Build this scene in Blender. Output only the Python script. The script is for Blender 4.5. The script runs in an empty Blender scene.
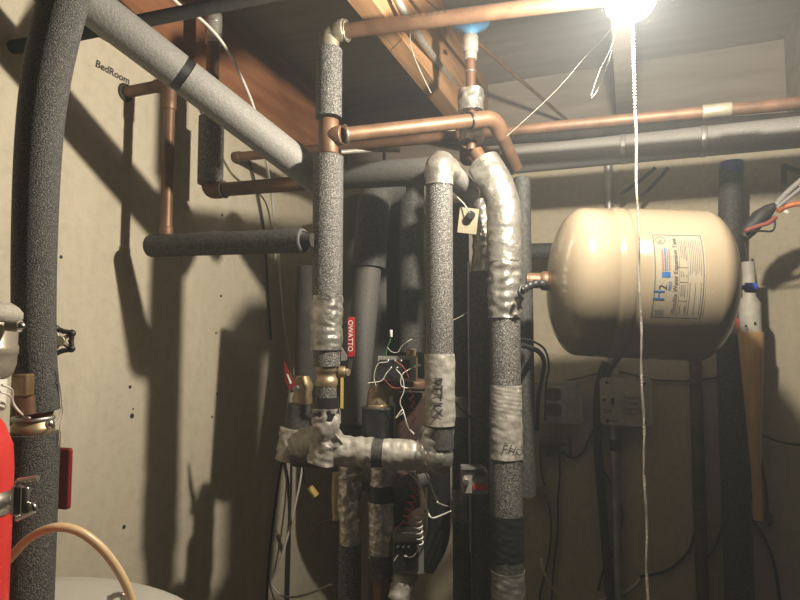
import bpy, math, random
from mathutils import Vector, Matrix, noise
random.seed(7)
scn = bpy.context.scene
COL = scn.collection
PI = math.pi
# ------------------------------------------------------------------ camera
YAW, PITCH, F = math.radians(21), math.radians(3.8), 600.0
CAM = Vector((0, 0, 1.5))
FWD = Vector((-math.sin(YAW)*math.cos(PITCH), math.cos(YAW)*math.cos(PITCH), math.sin(PITCH)))
RGT = Vector((math.cos(YAW), math.sin(YAW), 0))
UPV = RGT.cross(FWD)
def ray(x, y): return FWD + RGT*((x-400)/F) + UPV*((300-y)/F)
def P(x, y, d): return CAM + ray(x, y)*d                     # measured point at depth d
def PX(x, y, X):
    r = ray(x, y); return CAM + r*((X-CAM.x)/r.x)
def PY(x, y, Y):
    r = ray(x, y); return CAM + r*((Y-CAM.y)/r.y)
def zrow(q, y):                                              # height where the vertical through q crosses row y
    a = (300-y)/F; b = Vector((q.x-CAM.x, q.y-CAM.y, 0))
    k = UPV - FWD*a
    return CAM.z - b.dot(k)/k.z
def V(q, y): return Vector((q.x, q.y, zrow(q, y)))
WX, WY = -0.86, 1.70       # left wall, back wall planes
ZW, ZJ, ZC = 2.03, 2.045, 2.25

# ------------------------------------------------------------------ materials
def mat(name, col, rough=.6, metal=0., col2=None, nscale=20., stretch=None, bump=0., bscale=None, spec=None, detail=4., lo=.35, hi=.65, emit=None, emits=0., trans=0., bdist=.002):
    m = bpy.data.materials.new(name); m.use_nodes = True
    nt = m.node_tree; b = nt.nodes['Principled BSDF']
    b.inputs['Base Color'].default_value = (*col, 1)
    b.inputs['Roughness'].default_value = rough; b.inputs['Metallic'].default_value = metal
    if spec is not None: b.inputs['Specular IOR Level'].default_value = spec
    tc = nt.nodes.new('ShaderNodeTexCoord'); mp = nt.nodes.new('ShaderNodeMapping')
    nt.links.new(tc.outputs['Object'], mp.inputs['Vector'])
    if stretch: mp.inputs['Scale'].default_value = stretch
    if col2:
        n = nt.nodes.new('ShaderNodeTexNoise'); n.inputs['Scale'].default_value = nscale; n.inputs['Detail'].default_value = detail
        nt.links.new(mp.outputs['Vector'], n.inputs['Vector'])
        r = nt.nodes.new('ShaderNodeValToRGB')
        r.color_ramp.elements[0].position = lo; r.color_ramp.elements[1].position = hi
        r.color_ramp.elements[0].color = (*col, 1); r.color_ramp.elements[1].color = (*col2, 1)
        nt.links.new(n.outputs['Fac'], r.inputs['Fac']); nt.links.new(r.outputs['Color'], b.inputs['Base Color'])
    if bump:
        n2 = nt.nodes.new('ShaderNodeTexNoise'); n2.inputs['Scale'].default_value = bscale or nscale; n2.inputs['Detail'].default_value = 3
        nt.links.new(mp.outputs['Vector'], n2.inputs['Vector'])
        bp = nt.nodes.new('ShaderNodeBump'); bp.inputs['Strength'].default_value = bump; bp.inputs['Distance'].default_value = bdist
        nt.links.new(n2.outputs['Fac'], bp.inputs['Height']); nt.links.new(bp.outputs['Normal'], b.inputs['Normal'])
    if emit:
        b.inputs['Emission Color'].default_value = (*emit, 1); b.inputs['Emission Strength'].default_value = emits
    return m

def concrete(name, a, b_, c):
    m = bpy.data.materials.new(name); m.use_nodes = True
    nt = m.node_tree; b = nt.nodes['Principled BSDF']; b.inputs['Roughness'].default_value = .9
    b.inputs['Specular IOR Level'].default_value = .2
    tc = nt.nodes.new('ShaderNodeTexCoord')
    def nz(scale, stretch, detail):
        mp = nt.nodes.new('ShaderNodeMapping'); mp.inputs['Scale'].default_value = stretch
        nt.links.new(tc.outputs['Object'], mp.inputs['Vector'])
        n = nt.nodes.new('ShaderNodeTexNoise'); n.inputs['Scale'].default_value = scale; n.inputs['Detail'].default_value = detail
        nt.links.new(mp.outputs['Vector'], n.inputs['Vector']); return n
    n1 = nz(3, (1, 1, .6), 6); n2 = nz(60, (1, 1, 1), 6); n3 = nz(9, (3, 3, .35), 3)
    r1 = nt.nodes.new('ShaderNodeValToRGB'); r1.color_ramp.elements[0].position = .3; r1.color_ramp.elements[1].position = .7
    r1.color_ramp.elements[0].color = (*a, 1); r1.color_ramp.elements[1].color = (*b_, 1)
    nt.links.new(n1.outputs['Fac'], r1.inputs['Fac'])
    def mixc(fac_sock, lo, hi, amt, c1, c2):
        r = nt.nodes.new('ShaderNodeMapRange'); r.inputs['From Min'].default_value = lo; r.inputs['From Max'].default_value = hi
        r.inputs['To Max'].default_value = amt; nt.links.new(fac_sock, r.inputs['Value'])
        mx = nt.nodes.new('ShaderNodeMix'); mx.data_type = 'RGBA'
        nt.links.new(r.outputs['Result'], mx.inputs['Factor']); nt.links.new(c1, mx.inputs['A']); mx.inputs['B'].default_value = (*c2, 1)
        return mx.outputs['Result']
    o = mixc(n2.outputs['Fac'], .45, .75, .5, r1.outputs['Color'], c)
    o = mixc(n3.outputs['Fac'], .5, .8, .45, o, tuple(x*1.1 for x in b_))
    nt.links.new(o, b.inputs['Base Color'])
    bp = nt.nodes.new('ShaderNodeBump'); bp.inputs['Strength'].default_value = .25; bp.inputs['Distance'].default_value = .004
    nt.links.new(n2.outputs['Fac'], bp.inputs['Height']); nt.links.new(bp.outputs['Normal'], b.inputs['Normal'])
    return m

M = dict(
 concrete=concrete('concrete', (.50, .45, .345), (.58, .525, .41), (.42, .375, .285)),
 concb=concrete('shaded_concrete', (.40, .355, .26), (.48, .425, .32), (.33, .29, .21)),  # back wall concrete, darkened as if less brightly lit than the left wall
 conc2=concrete('dim_concrete', (.10, .092, .075), (.13, .118, .095), (.085, .078, .064)),  # darkened so the unseen walls bounce less light
 floor=concrete('floor_concrete', (.11, .097, .076), (.14, .125, .10), (.09, .078, .06)),  # darkened too, so the floor returns less bounced light
 rim=mat('rim_wood', (.22, .085, .035), .75, col2=(.34, .15, .07), nscale=5, stretch=(6, .8, 6), bump=.3, bscale=18),
 joist=mat('joist_wood', (.30, .16, .075), .7, col2=(.46, .27, .14), nscale=6, stretch=(8, .6, 8), bump=.3, bscale=20),
 rimg=mat('dusty_hazed_wood', (.20, .17, .14), .8, col2=(.26, .225, .185), nscale=5, stretch=(.8, 6, 6), bump=.3, bscale=18),  # dusty grey-brown wood, greyed and lightened to imitate haze by the bulb
 subfloor=mat('subfloor_boards', (.22, .20, .175), .8, col2=(.27, .245, .215), nscale=4, stretch=(.7, 7, 1), bump=.3, bscale=14),  # boards lightened to carry the hazy glow in their colour
 sill=mat('sill_wood', (.22, .17, .11), .8, col2=(.33, .26, .17), nscale=6, stretch=(6, .7, 6)),
 foam=mat('black_foam', (.026, .025, .023), .55, col2=(.40, .385, .355), nscale=560, detail=2, lo=.44, hi=.78, bump=.9, bscale=620, spec=.6),
 foamk=mat('fine_black_foam', (.022, .021, .02), .6, col2=(.23, .222, .205), nscale=820, detail=2, lo=.44, hi=.78, bump=.9, bscale=820, spec=.5),  # finer speckle; colour also darkened for the bulb's grazing light
 bronze=mat('bronze', (.15, .10, .045), .55, .5, col2=(.21, .15, .075), nscale=90, bump=.3),
 boxcover=mat('painted_cover', (.34, .325, .275), .6, col2=(.42, .40, .34), nscale=60),
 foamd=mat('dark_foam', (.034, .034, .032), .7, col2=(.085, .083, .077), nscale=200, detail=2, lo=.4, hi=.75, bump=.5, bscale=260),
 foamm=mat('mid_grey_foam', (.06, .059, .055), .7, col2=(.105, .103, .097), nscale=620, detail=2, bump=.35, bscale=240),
 foaml=mat('dusty_grey_foam', (.18, .175, .165), .65, col2=(.27, .265, .25), nscale=620, detail=2, bump=.35, bscale=240),
 foamg=mat('grey_foam', (.18, .176, .165), .65, col2=(.29, .284, .265), nscale=620, detail=2, bump=.35, bscale=240),
 silver=mat('foil_tape', (.30, .29, .26), .38, .75, col2=(.46, .445, .405), nscale=40, bump=.8, bscale=60, bdist=.004),
 foilb=mat('bright_foil', (.46, .445, .40), .3, .8, col2=(.66, .64, .59), nscale=50, bump=1., bscale=90, bdist=.005),
 cloth=mat('duct_tape', (.30, .285, .25), .5, .25, col2=(.43, .41, .36), nscale=90, bump=.6, bscale=110, bdist=.002),
 btape=mat('black_tape', (.015, .015, .016), .42, bump=.4, bscale=60, nscale=60),
 copper=mat('copper', (.135, .074, .043), .5, .4, col2=(.205, .122, .072), nscale=26, stretch=(1, 1, 1), bump=.08, bscale=120),
 copperd=mat('tarnished_copper', (.10, .055, .033), .55, .45, col2=(.18, .102, .062), nscale=22, bump=.1, bscale=120),
 solder=mat('solder', (.62, .60, .55), .35, .9),
 brass=mat('brass', (.28, .21, .12), .45, .65, col2=(.41, .325, .20), nscale=40, bump=.1, bscale=150),
 pewter=mat('pewter_fitting', (.26, .23, .165), .45, .6, col2=(.36, .33, .25), nscale=40),
 brown=mat('brown_metal', (.085, .058, .04), .65, .2, col2=(.13, .09, .06), nscale=30),
 tankdark=mat('dark_filler', (.028, .028, .022), .6, col2=(.04, .04, .032), nscale=12),  # near-black colour of the added tank that fills a dark gap
 iron=mat('black_iron', (.020, .018, .016), .85, .0, col2=(.04, .035, .03), nscale=30, bump=.3, bscale=140),
 galv=mat('galvanised', (.36, .36, .35), .45, .7, col2=(.5, .5, .48), nscale=30),
 steel=mat('steel', (.55, .53, .5), .25, .95, bump=.05, nscale=60),
 skirtm=mat('brushed_metal', (.30, .265, .21), .3, .35, col2=(.36, .32, .26), nscale=30),
 dullcast=mat('dull_casting', (.30, .275, .23), .75, col2=(.38, .35, .30), nscale=150, bump=.5, bscale=220),
 cast=mat('cast_grey', (.36, .34, .30), .5, .5, col2=(.48, .45, .4), nscale=120, bump=.4, bscale=200),
 cream=mat('cream_enamel', (.22, .18, .124), .16, col2=(.236, .193, .134), nscale=8, bump=.04, bscale=90),
 red=mat('red_paint', (.60, .045, .04), .3),
 maroon=mat('shaded_red_vinyl', (.17, .008, .013), .55),  # red vinyl with its shade darkened into the colour
 redd=mat('red_vinyl', (.30, .014, .022), .45),
 white=mat('white_plastic', (.66, .64, .58), .45),
 enamel=mat('white_enamel', (.43, .415, .375), .35, bump=.1, bscale=120, nscale=10),
 beige=mat('beige_hose', (.58, .42, .24), .35),
 black=mat('black_plastic', (.018, .018, .018), .45),
 blk_rub=mat('black_rubber', (.02, .019, .018), .6),
 blue=mat('blue_plastic', (.12, .34, .60), .4),
 bluecap=mat('blue_cap', (.03, .06, .38), .4),
 orange=mat('orange_jacket', (.42, .12, .04), .45),
 pink=mat('red_jacket', (.40, .06, .05), .45),
 duskred=mat('dull_red_jacket', (.25, .07, .05), .6),
 yellow=mat('yellow_plastic', (.55, .40, .11), .5),
 tag=mat('cream_card', (.17, .148, .085), .6, col2=(.21, .185, .115), nscale=30),
 rust=mat('rusty_casting', (.03, .016, .011), .85, .0, col2=(.055, .027, .018), nscale=40, bump=.5, bscale=120),
 tan=mat('tan_wood', (.48, .30, .13), .55, col2=(.58, .37, .17), nscale=8, stretch=(12, 12, 1)),
 paper=mat('label_paper', (.235, .205, .15), .5),
 ink=mat('black_ink', (.03, .028, .03), .7),
 greyink=mat('grey_ink', (.05, .045, .042), .7),
 inkblue=mat('blue_ink', (.015, .08, .22), .5),
 inkor=mat('orange_ink', (.26, .09, .03), .5),
 string=mat('pull_string', (.46, .43, .37), .8, bump=.6, bscale=500, nscale=500),
 porc=mat('porcelain', (.7, .69, .66), .25),
 greenwire=mat('green_wire', (.05, .20, .10), .5),
 insul=mat('yellow_fibre', (.42, .36, .15), .9, col2=(.55, .48, .24), nscale=60, bump=.8, bscale=90),
)

def glow_glass():
    m = bpy.data.materials.new('glowing_clear_glass'); m.use_nodes = True; nt = m.node_tree
    for n_ in list(nt.nodes):
        if n_.type == 'BSDF_PRINCIPLED': nt.nodes.remove(n_)
    tr = nt.nodes.new('ShaderNodeBsdfTransparent'); em = nt.nodes.new('ShaderNodeEmission'); ad = nt.nodes.new('ShaderNodeAddShader')
    em.inputs['Color'].default_value = (1, .90, .74, 1); em.inputs['Strength'].default_value = 8
    nt.links.new(tr.outputs[0], ad.inputs[0]); nt.links.new(em.outputs[0], ad.inputs[1])
    nt.links.new(ad.outputs[0], [n_ for n_ in nt.nodes if n_.type == 'OUTPUT_MATERIAL'][0].inputs['Surface'])
    return m
M['bulb'] = glow_glass()

# ------------------------------------------------------------------ mesh builder
def frame(t):
    t = t.normalized(); a = Vector((0, 0, 1)) if abs(t.z) < .9 else Vector((1, 0, 0))
    u = t.cross(a).normalized(); return u, t.cross(u).normalized()
def resample(path, step):
    out = [path[0].copy()]
    for a, b in zip(path, path[1:]):
        n = max(1, int(round((b-a).length/step)))
        for i in range(1, n+1): out.append(a.lerp(b, i/n))
    return out
def spline(pts, n=8):
    pts = [Vector(p) for p in pts]
    if len(pts) < 3: return pts
    e = [pts[0]*2-pts[1]] + pts + [pts[-1]*2-pts[-2]]; out = []
    for i in range(1, len(e)-2):
        a, b, c, d = e[i-1:i+3]
        for k in range(n):
            t = k/n
            out.append(.5*((2*b)+(c-a)*t+(2*a-5*b+4*c-d)*t*t+(3*b-a-3*c+d)*t**3))
    out.append(pts[-1]); return out
def fillet(pts, r, n=7):
    pts = [Vector(p) for p in pts]; out = [pts[0]]
    for a, b, c in zip(pts, pts[1:], pts[2:]):
        rr = min(r, (b-a).length*.49, (c-b).length*.49)
        p, q = b+(a-b).normalized()*rr, b+(c-b).normalized()*rr
        for i in range(n+1):
            t = i/n; out.append(p*(1-t)**2+b*2*t*(1-t)+q*t*t)
    out.append(pts[-1]); return out
class G:
    def __init__(s): s.v = []; s.f = []; s.s = []
    def add(s, vs, fs, sm=True):
        b = len(s.v); s.v += [Vector(v) for v in vs]
        for f in fs: s.f.append(tuple(b+i for i in f)); s.s.append(sm)
        return s
    def tube(s, path, r, n=18, caps=True, amp=0, freq=60, ridge=0, rk=2, rf=260, hollow=0):
        path = [Vector(p) for p in path]; N = len(path)
        tans = [(path[min(i+1, N-1)]-path[max(i-1, 0)]).normalized() for i in range(N)]
        u, w = frame(tans[0]); vs = []; L = 0
        for i, p in enumerate(path):
            if i:
                L += (p-path[i-1]).length
                q = tans[i-1].rotation_difference(tans[i]); u = q @ u
                u = (u-tans[i]*u.dot(tans[i])).normalized()
            w = tans[i].cross(u)
            rr = r(i/(N-1)) if callable(r) else r
            for k in range(n):
                a = 2*PI*k/n; dirv = u*math.cos(a)+w*math.sin(a); q = rr
                if amp: q += amp*noise.noise((p+dirv*rr)*freq)
                if ridge: q += ridge*abs(math.sin(rk*a*.5+L*rf+2.5*noise.noise((p+dirv*rr)*25)))
                vs.append(p+dirv*q)
        fs = [(i*n+k, i*n+(k+1) % n, (i+1)*n+(k+1) % n, (i+1)*n+k) for i in range(N-1) for k in range(n)]
        s.add(vs, fs)
        if caps:
            s.add(vs[:n], [tuple(range(n-1, -1, -1))], False); s.add(vs[-n:], [tuple(range(n))], False)
        return s
    def lathe(s, p, axis, prof, n=28, caps=True, smooth=True):
        p = Vector(p); ax = Vector(axis).normalized(); u, w = frame(ax); vs = []
        for t, r in prof:
            for k in range(n):
                a = 2*PI*k/n; vs.append(p+ax*t+(u*math.cos(a)+w*math.sin(a))*max(r, 1e-5))
        m = len(prof)
        s.add(vs, [(i*n+k, i*n+(k+1) % n, (i+1)*n+(k+1) % n, (i+1)*n+k) for i in range(m-1) for k in range(n)], smooth)
        if caps:
            s.add(vs[:n], [tuple(range(n-1, -1, -1))], False); s.add(vs[-n:], [tuple(range(n))], False)
        return s
    def cyl(s, a, b, r, n=20, bev=.0):
        a, b = Vector(a), Vector(b); L = (b-a).length; bv = bev or min(r*.12, L*.15)
        return s.lathe(a, b-a, [(0, r-bv), (bv*.3, r-bv*.3), (bv, r), (L-bv, r), (L-bv*.3, r-bv*.3), (L, r-bv)], n)
    def box(s, c, size, R=None, bev=0):
        hx, hy, hz = (x/2 for x in size); c = Vector(c); R = R or Matrix.Identity(3)
        if not bev:
            vs = [c+R @ Vector((x, y, z)) for x in (-hx, hx) for y in (-hy, hy) for z in (-hz, hz)]
            return s.add(vs, [(0, 1, 3, 2), (4, 6, 7, 5), (0, 4, 5, 1), (2, 3, 7, 6), (0, 2, 6, 4), (1, 5, 7, 3)], False)
        # rounded vertical (local z) corners plus chamfered rims
        def ring(z, ins):
            out = []
            for cx, cy, a0 in ((hx-bev, hy-bev, 0), (-hx+bev, hy-bev, PI/2), (-hx+bev, -hy+bev, PI), (hx-bev, -hy+bev, 1.5*PI)):
                for k in range(5):
                    a = a0+PI/2*k/4; out.append(c+R @ Vector((cx+(bev-ins)*math.cos(a), cy+(bev-ins)*math.sin(a), z)))
            return out
        e = min(bev*.4, hz*.4); rs = [ring(-hz, e), ring(-hz+e, 0), ring(hz-e, 0), ring(hz, e)]; n = 20
        vs = sum(rs, [])
        s.add(vs, [(i*n+k, i*n+(k+1) % n, (i+1)*n+(k+1) % n, (i+1)*n+k) for i in range(3) for k in range(n)], False)
        s.add(rs[0], [tuple(range(n-1, -1, -1))], False); s.add(rs[3], [tuple(range(n))], False)
        return s
    def sphere(s, c, r, axis=(0, 0, 1), sq=1., n=20, m=12):
        return s.lathe(Vector(c)-Vector(axis).normalized()*r*sq, axis, [(r*sq*(1-math.cos(PI*i/m)), r*math.sin(PI*i/m)) for i in range(m+1)], n, caps=False)
    def torus(s, c, axis, R, r, n=28, m=8, fn=None):
        u, w = frame(Vector(axis)); c = Vector(c); ax = Vector(axis).normalized(); vs = []
        for i in range(n):
            a = 2*PI*i/n; rad = u*math.cos(a)+w*math.sin(a); RR = R*(fn(a) if fn else 1)
            for k in range(m):
                b = 2*PI*k/m; vs.append(c+rad*(RR+r*math.cos(b))+ax*r*math.sin(b))
        return s.add(vs, [(i*m+k, ((i+1) % n)*m+k, ((i+1) % n)*m+(k+1) % m, i*m+(k+1) % m) for i in range(n) for k in range(m)])
    def coil(s, a, b, R, r, turns):
        a, b = Vector(a), Vector(b); u, w = frame(b-a); N = int(turns*12)
        return s.tube([a.lerp(b, i/N)+(u*math.cos(2*PI*turns*i/N)+w*math.sin(2*PI*turns*i/N))*R for i in range(N+1)], r, 6)
    def poly(s, pts, nrm, th):
        nrm = Vector(nrm).normalized(); n = len(pts); a = [Vector(p) for p in pts]; b = [p+nrm*th for p in a]
        return s.add(a+b, [tuple(range(n-1, -1, -1)), tuple(range(n, 2*n))]+[(k, (k+1) % n, n+(k+1) % n, n+k) for k in range(n)], False)
    def mesh(s, name, m):
        me = bpy.data.meshes.new(name); me.from_pydata([v[:] for v in s.v], [], s.f); me.materials.append(m)
        me.polygons.foreach_set('use_smooth', s.s); me.update(); return me

class Thing:
    """collects parts in world space; done() parents them under an Empty at the thing's base"""
    def __init__(s, name, label, cat, group=None):
        s.name, s.label, s.cat, s.group = name, label, cat, group; s.parts = []
    def part(s, name, g, m, label=None, parent=None):
        s.parts.append([name, g, M[m] if isinstance(m, str) else m, label, parent]); return len(s.parts)-1
    def done(s):
        allv = [v for p in s.parts for v in p[1].v]
        lo = [min(v[i] for v in allv) for i in range(3)]; hi = [max(v[i] for v in allv) for i in range(3)]
        base = Vector(((lo[0]+hi[0])/2, (lo[1]+hi[1])/2, lo[2])); objs = []
        single = len(s.parts) == 1
        if not single:
            root = bpy.data.objects.new(s.name, None); root.empty_display_size = .05; COL.objects.link(root); root.location = base
        for name, g, m, label, parent in s.parts:
            g.v = [v-base for v in g.v]
            o = bpy.data.objects.new(s.name if single else name, g.mesh(name, m)); COL.objects.link(o)
            if single: o.location = base; root = o
            else:
                o.parent = root if parent is None else objs[parent]
                if label: o['label'] = label
            objs.append(o)
        root['label'] = s.label; root['category'] = s.cat
        if s.group: root['group'] = s.group
        return root
def single(name, label, cat, g, m, group=None):
    t = Thing(name, label, cat, group); t.part(name, g, m); return t.done()
def structure(name, g, m, parent=None, label=None):
    o = bpy.data.objects.new(name, g.mesh(name, M[m])); COL.objects.link(o)
    if parent: o.parent = parent
    else: o['kind'] = 'structure'
    if label: o['label'] = label
    return o
def textg(s, size, fn, g=None, bold=0.0):
    """letters as flat mesh, placed by fn(x, y) -> world point"""
    cu = bpy.data.curves.new('txt', 'FONT'); cu.body = s; cu.size = size; cu.resolution_u = 3; cu.offset = bold*size
    o = bpy.data.objects.new('txt', cu); COL.objects.link(o)
    dg = bpy.context.evaluated_depsgraph_get(); dg.update()
    me = bpy.data.meshes.new_from_object(o.evaluated_get(dg))
    g = g or G(); g.add([fn(v.co.x, v.co.y) for v in me.vertices], [tuple(p.vertices) for p in me.polygons], False)
    bpy.data.objects.remove(o); bpy.data.meshes.remove(me); bpy.data.curves.remove(cu); return g
def planar(o, xd, yd, shear=0):
    o, xd, yd = Vector(o), Vector(xd).normalized(), Vector(yd).normalized()
    return lambda x, y: o+xd*(x+shear*y)+yd*y
def wrap(axis_o, ax, R, t0, n0, sgn=1):
    """text running along the axis ax, wrapped on a pipe; n0 faces the reader"""
    ax = Vector(ax).normalized(); n0 = (n0-ax*n0.dot(ax)).normalized(); up = n0.cross(ax)*sgn
    return lambda x, y: axis_o+ax*(t0+x)+(n0*math.cos(y/R)+up*math.sin(y/R))*R

# ------------------------------------------------------------------ the room
RX0, RX1, RY0, RY1 = WX, 3.6, -3.6, WY
wl = structure('wall_left', G().box((WX-.1, (RY0+RY1)/2, ZW/2), (.2, RY1-RY0+.4, ZW)), 'concrete')
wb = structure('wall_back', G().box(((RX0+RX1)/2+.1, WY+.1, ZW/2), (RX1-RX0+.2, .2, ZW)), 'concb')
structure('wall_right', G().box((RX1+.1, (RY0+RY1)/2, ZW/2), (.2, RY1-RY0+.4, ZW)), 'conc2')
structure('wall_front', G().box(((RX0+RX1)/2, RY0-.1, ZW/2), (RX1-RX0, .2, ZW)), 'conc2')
structure('floor', G().box(((RX0+RX1)/2, (RY0+RY1)/2, -.05), (RX1-RX0+.4, RY1-RY0+.4, .1)), 'floor')
structure('ceiling', G().box(((RX0+RX1)/2, (RY0+RY1)/2, ZC+.02), (RX1-RX0+.4, RY1-RY0+.4, .04)), 'subfloor')
n = 1
for (c, sz, m) in (((WX-.06, (RY0+RY1)/2, ZW+.0075), (.14, RY1-RY0+.2, .015), 'sill'), (((RX0+RX1)/2+.02, WY+.06, ZW+.0075), (RX1-RX0, .14, .015), 'sill'),
                   ((WX+.0, (RY0+RY1)/2, (ZJ+ZC)/2), (.038, RY1-RY0, ZC-ZJ), 'rim'), (((RX0+RX1)/2, WY+.02, (ZJ+ZC)/2), (RX1-RX0-.05, .038, ZC-ZJ), 'rimg'),
                   ((RX1+.02, (RY0+RY1)/2, (ZW+ZC)/2), (.038, RY1-RY0, ZC-ZW), 'rim'), (((RX0+RX1)/2, RY0-.02, (ZW+ZC)/2), (RX1-RX0, .038, ZC-ZW), 'rim')):
    structure('trim_%d' % n, G().box(c, sz), m); n += 1
for i in range(10):
    x = -.394+.394*i
    structure('trim_%d' % n, G().box((x, (RY0+WY)/2, (ZJ+ZC)/2), (.038, WY-RY0-.002, ZC-ZJ)), 'joist' if i == 0 else 'rimg'); n += 1  # all but the first joist take the haze-greyed wood
# form-tie holes and pits in the concrete
for (x, y, r) in ((130, 387, .0035), (132, 416, .005), (124, 527, .004), (222, 215, .0035), (221, 296, .0035), (216, 333, .003), (217, 394, .003), (212, 417, .003), (61, 257, .003), (133, 409, .002)):
    q = PX(x, y, WX); structure('form_tie_hole', G().cyl(q+Vector((-.004, 0, 0)), q+Vector((.0006, 0, 0)), r, 10), 'ink', wl)
o1, o2 = PX(95, 66, WX+.0008), PX(119, 79, WX+.0008)
tx = (o2-o1).normalized(); ty = Vector((1, 0, 0)).cross(tx)
ty = ty if ty.z > 0 else -ty
structure('marker_lettering', textg('BedRoom', .019, planar(o1, tx, ty, .15), bold=.018), 'ink', wl, 'handwritten black marker word on the concrete')

# ------------------------------------------------------------------ the lamp
B = P(630, -6, .72)
JX = -.005
t = Thing('ceiling_lamp', 'bare glowing bulb in a porcelain holder under the joist', 'lamp')
t.part('bulb', G().lathe(B+Vector((0, 0, .062)), (0, 0, -1), [(0, .013), (.02, .014), (.035, .020), (.05, .027), (.065, .030), (.078, .028), (.088, .021), (.094, .010), (.0955, .0)], 24), 'bulb', 'glowing bulb')
ld = bpy.data.lights.new('bulb_light', 'POINT'); ld.energy = 11; ld.shadow_soft_size = .014; ld.color = (1, .90, .74)
lo_ = bpy.data.objects.new('bulb_light', ld); lo_.location = B+Vector((0, 0, -.002)); COL.objects.link(lo_)
t.part('socket', G().lathe(B+Vector((0, 0, .058)), (0, 0, 1), [(0, .017), (.02, .018), (.03, .026), (.038, .045), (.05, .05), (.056, .05)], 28), 'porc', 'white porcelain holder')
t.part('ceiling_box', G().cyl(B+Vector((0, 0, .112)), Vector((B.x, B.y, ZJ)), .048, 8), 'galv', 'octagonal steel box')
t.done()
S0 = P(632.5, 14, .765)
t = Thing('pull_string', 'long white pull string hanging straight down in front of the cream tank', 'string')
g = G(); zt_, ze_ = zrow(S0, -14), zrow(S0, 112)
nb = int((zt_-ze_)/.0042)
for i in range(nb): g.sphere(Vector((S0.x, S0.y, zt_-i*.0042)), .0021, (0, 0, 1), 1, 10, 6)
t.part('beaded_chain', g, 'string', 'beaded top length')
t.part('cord', G().tube(resample([V(S0, 110)]+[V(S0, 110+i*14)+Vector((.0008*math.sin(i*.9), .0006*math.cos(i*1.7), 0)) for i in range(1, 42)], .0022), .0011, 8, True, 0, 60, .0006, 2, 1400), 'string')
t.done()
single('loose_wire', 'thin pale wire slanting from the copper elbow up to the bulb', 'wire', G().tube(spline([P(507, 136, 1.02), P(540, 106, 1.0), P(562, 84, .97), P(585, 57, .93), P(608, 33, .80), P(620, 8, .74)]), .0003, 6), 'string')
single('wire_loop', 'short looped pale wire dangling just left of the bulb', 'wire', G().tube(spline([P(616, 12, .74), P(613, 42, .75), P(600, 70, .77), P(591, 97, .78), P(598, 89, .78), P(607, 66, .76), P(612, 50, .75)]), .0003, 6), 'string')

# ------------------------------------------------------------------ helpers for pipework
def ringsol(c, ax, r): return G().torus(c, ax, r, .0012, 24, 6)
def tape(path, r, ridge=.0006, amp=.002, rf=320, rk=2, freq=95): return G().tube(resample(path, .0022), r, 36, True, amp, freq, ridge, rk, rf)
def coupling(a, b, r): return G().cyl(a, b, r, 22)
def vseg(q, y0, y1): return [V(q, y0), V(q, y1)]

# --- copper header along the top, feeding the riser (pipe A)
A = P(328, 200, .97)
A_top = V(A, 33)
t = Thing('copper_riser', 'tall vertical pipe in black foam and silver tape with bare copper tee, left of centre', 'pipe')
t.part('foam_sleeve', G().tube([V(A, 50), V(A, 118)], .0215, 26), 'foam', 'short upper foam sleeve')
t.part('foam_sleeve', G().tube([V(A, 157), V(A, 300)], .0245, 28), 'foam', 'long middle foam sleeve')
t.part('tape_wrap', tape(vseg(A, 296, 350), .0245, 0.00042, .0028), 'silver', 'wrinkled silver tape')
t.part('foam_sleeve', G().tube([V(A, 349), V(A, 366)], .0215, 26), 'foam')
t.part('copper_tee', G().cyl(V(A, 120), V(A, 155), .0165).cyl(V(A, 137), V(A, 137)+Vector((.026, .0, 0)), .0155), 'copper', 'bare copper tee')
t.part('elbow', G().tube(fillet([V(A, 56), A_top, A_top+Vector((.026, 0, 0))], .02), .0165, 20).cyl(A_top+Vector((.012, 0, 0)), A_top+Vector((.03, 0, 0)), .0175), 'pewter', 'soldered elbow')
t.part('valve_body', G().lathe(V(A, 386), (0, 0, 1), [(0, .017), (.004, .0185), (.012, .0185), (.0125, .0175), (.022, .0175), (.0225, .019), (.032, .017), (.04, .012)], 26), 'brass', 'ball valve body')
vh = V(A, 372)+RGT*.018
i = t.part('valve_stem', G().cyl(vh, vh+RGT*.012, .009).cyl(vh+RGT*.01, vh+RGT*.017-FWD*.004, .006), 'brass')
t.part('lever', G().box(V(A, 390)+RGT*.025-FWD*.004, (.0045, .003, .056), Matrix.Rotation(YAW, 3, 'Z')), 'yellow', 'yellowed lever hanging down', i)
t.part('lever_grip', G().poly([P(341, 346, .955), P(347, 356, .955), P(347, 360, .955), P(341, 361, .955)], FWD, .004), 'galv')
t.part('foam_sleeve', G().tube([V(A, 385), V(A, 402)], .0165, 24), 'foam')
t.part('black_sleeve', G().tube([V(A, 397), V(A, 420)], .022, 24), 'btape')
t.done()
HE = P(660, -9, .84)
hd = (HE-A_top).normalized()
t = Thing('copper_header', 'uppermost bare copper pipe crossing from the soldered elbow up to the right', 'pipe')
t.part('tube', G().tube([A_top+hd*.028, HE+hd*1.1], .0119, 20), 'copper')
t.part('solder_ring', ringsol(A_top+hd*.031, hd, .0165), 'solder')
t.part('marker_lettering', textg('LTSERIES 3/4', .014, wrap(A_top, hd, .0122, .125, -FWD+UPV*.1)), 'greyink', 'faded marker scrawl')
t.done()
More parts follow.
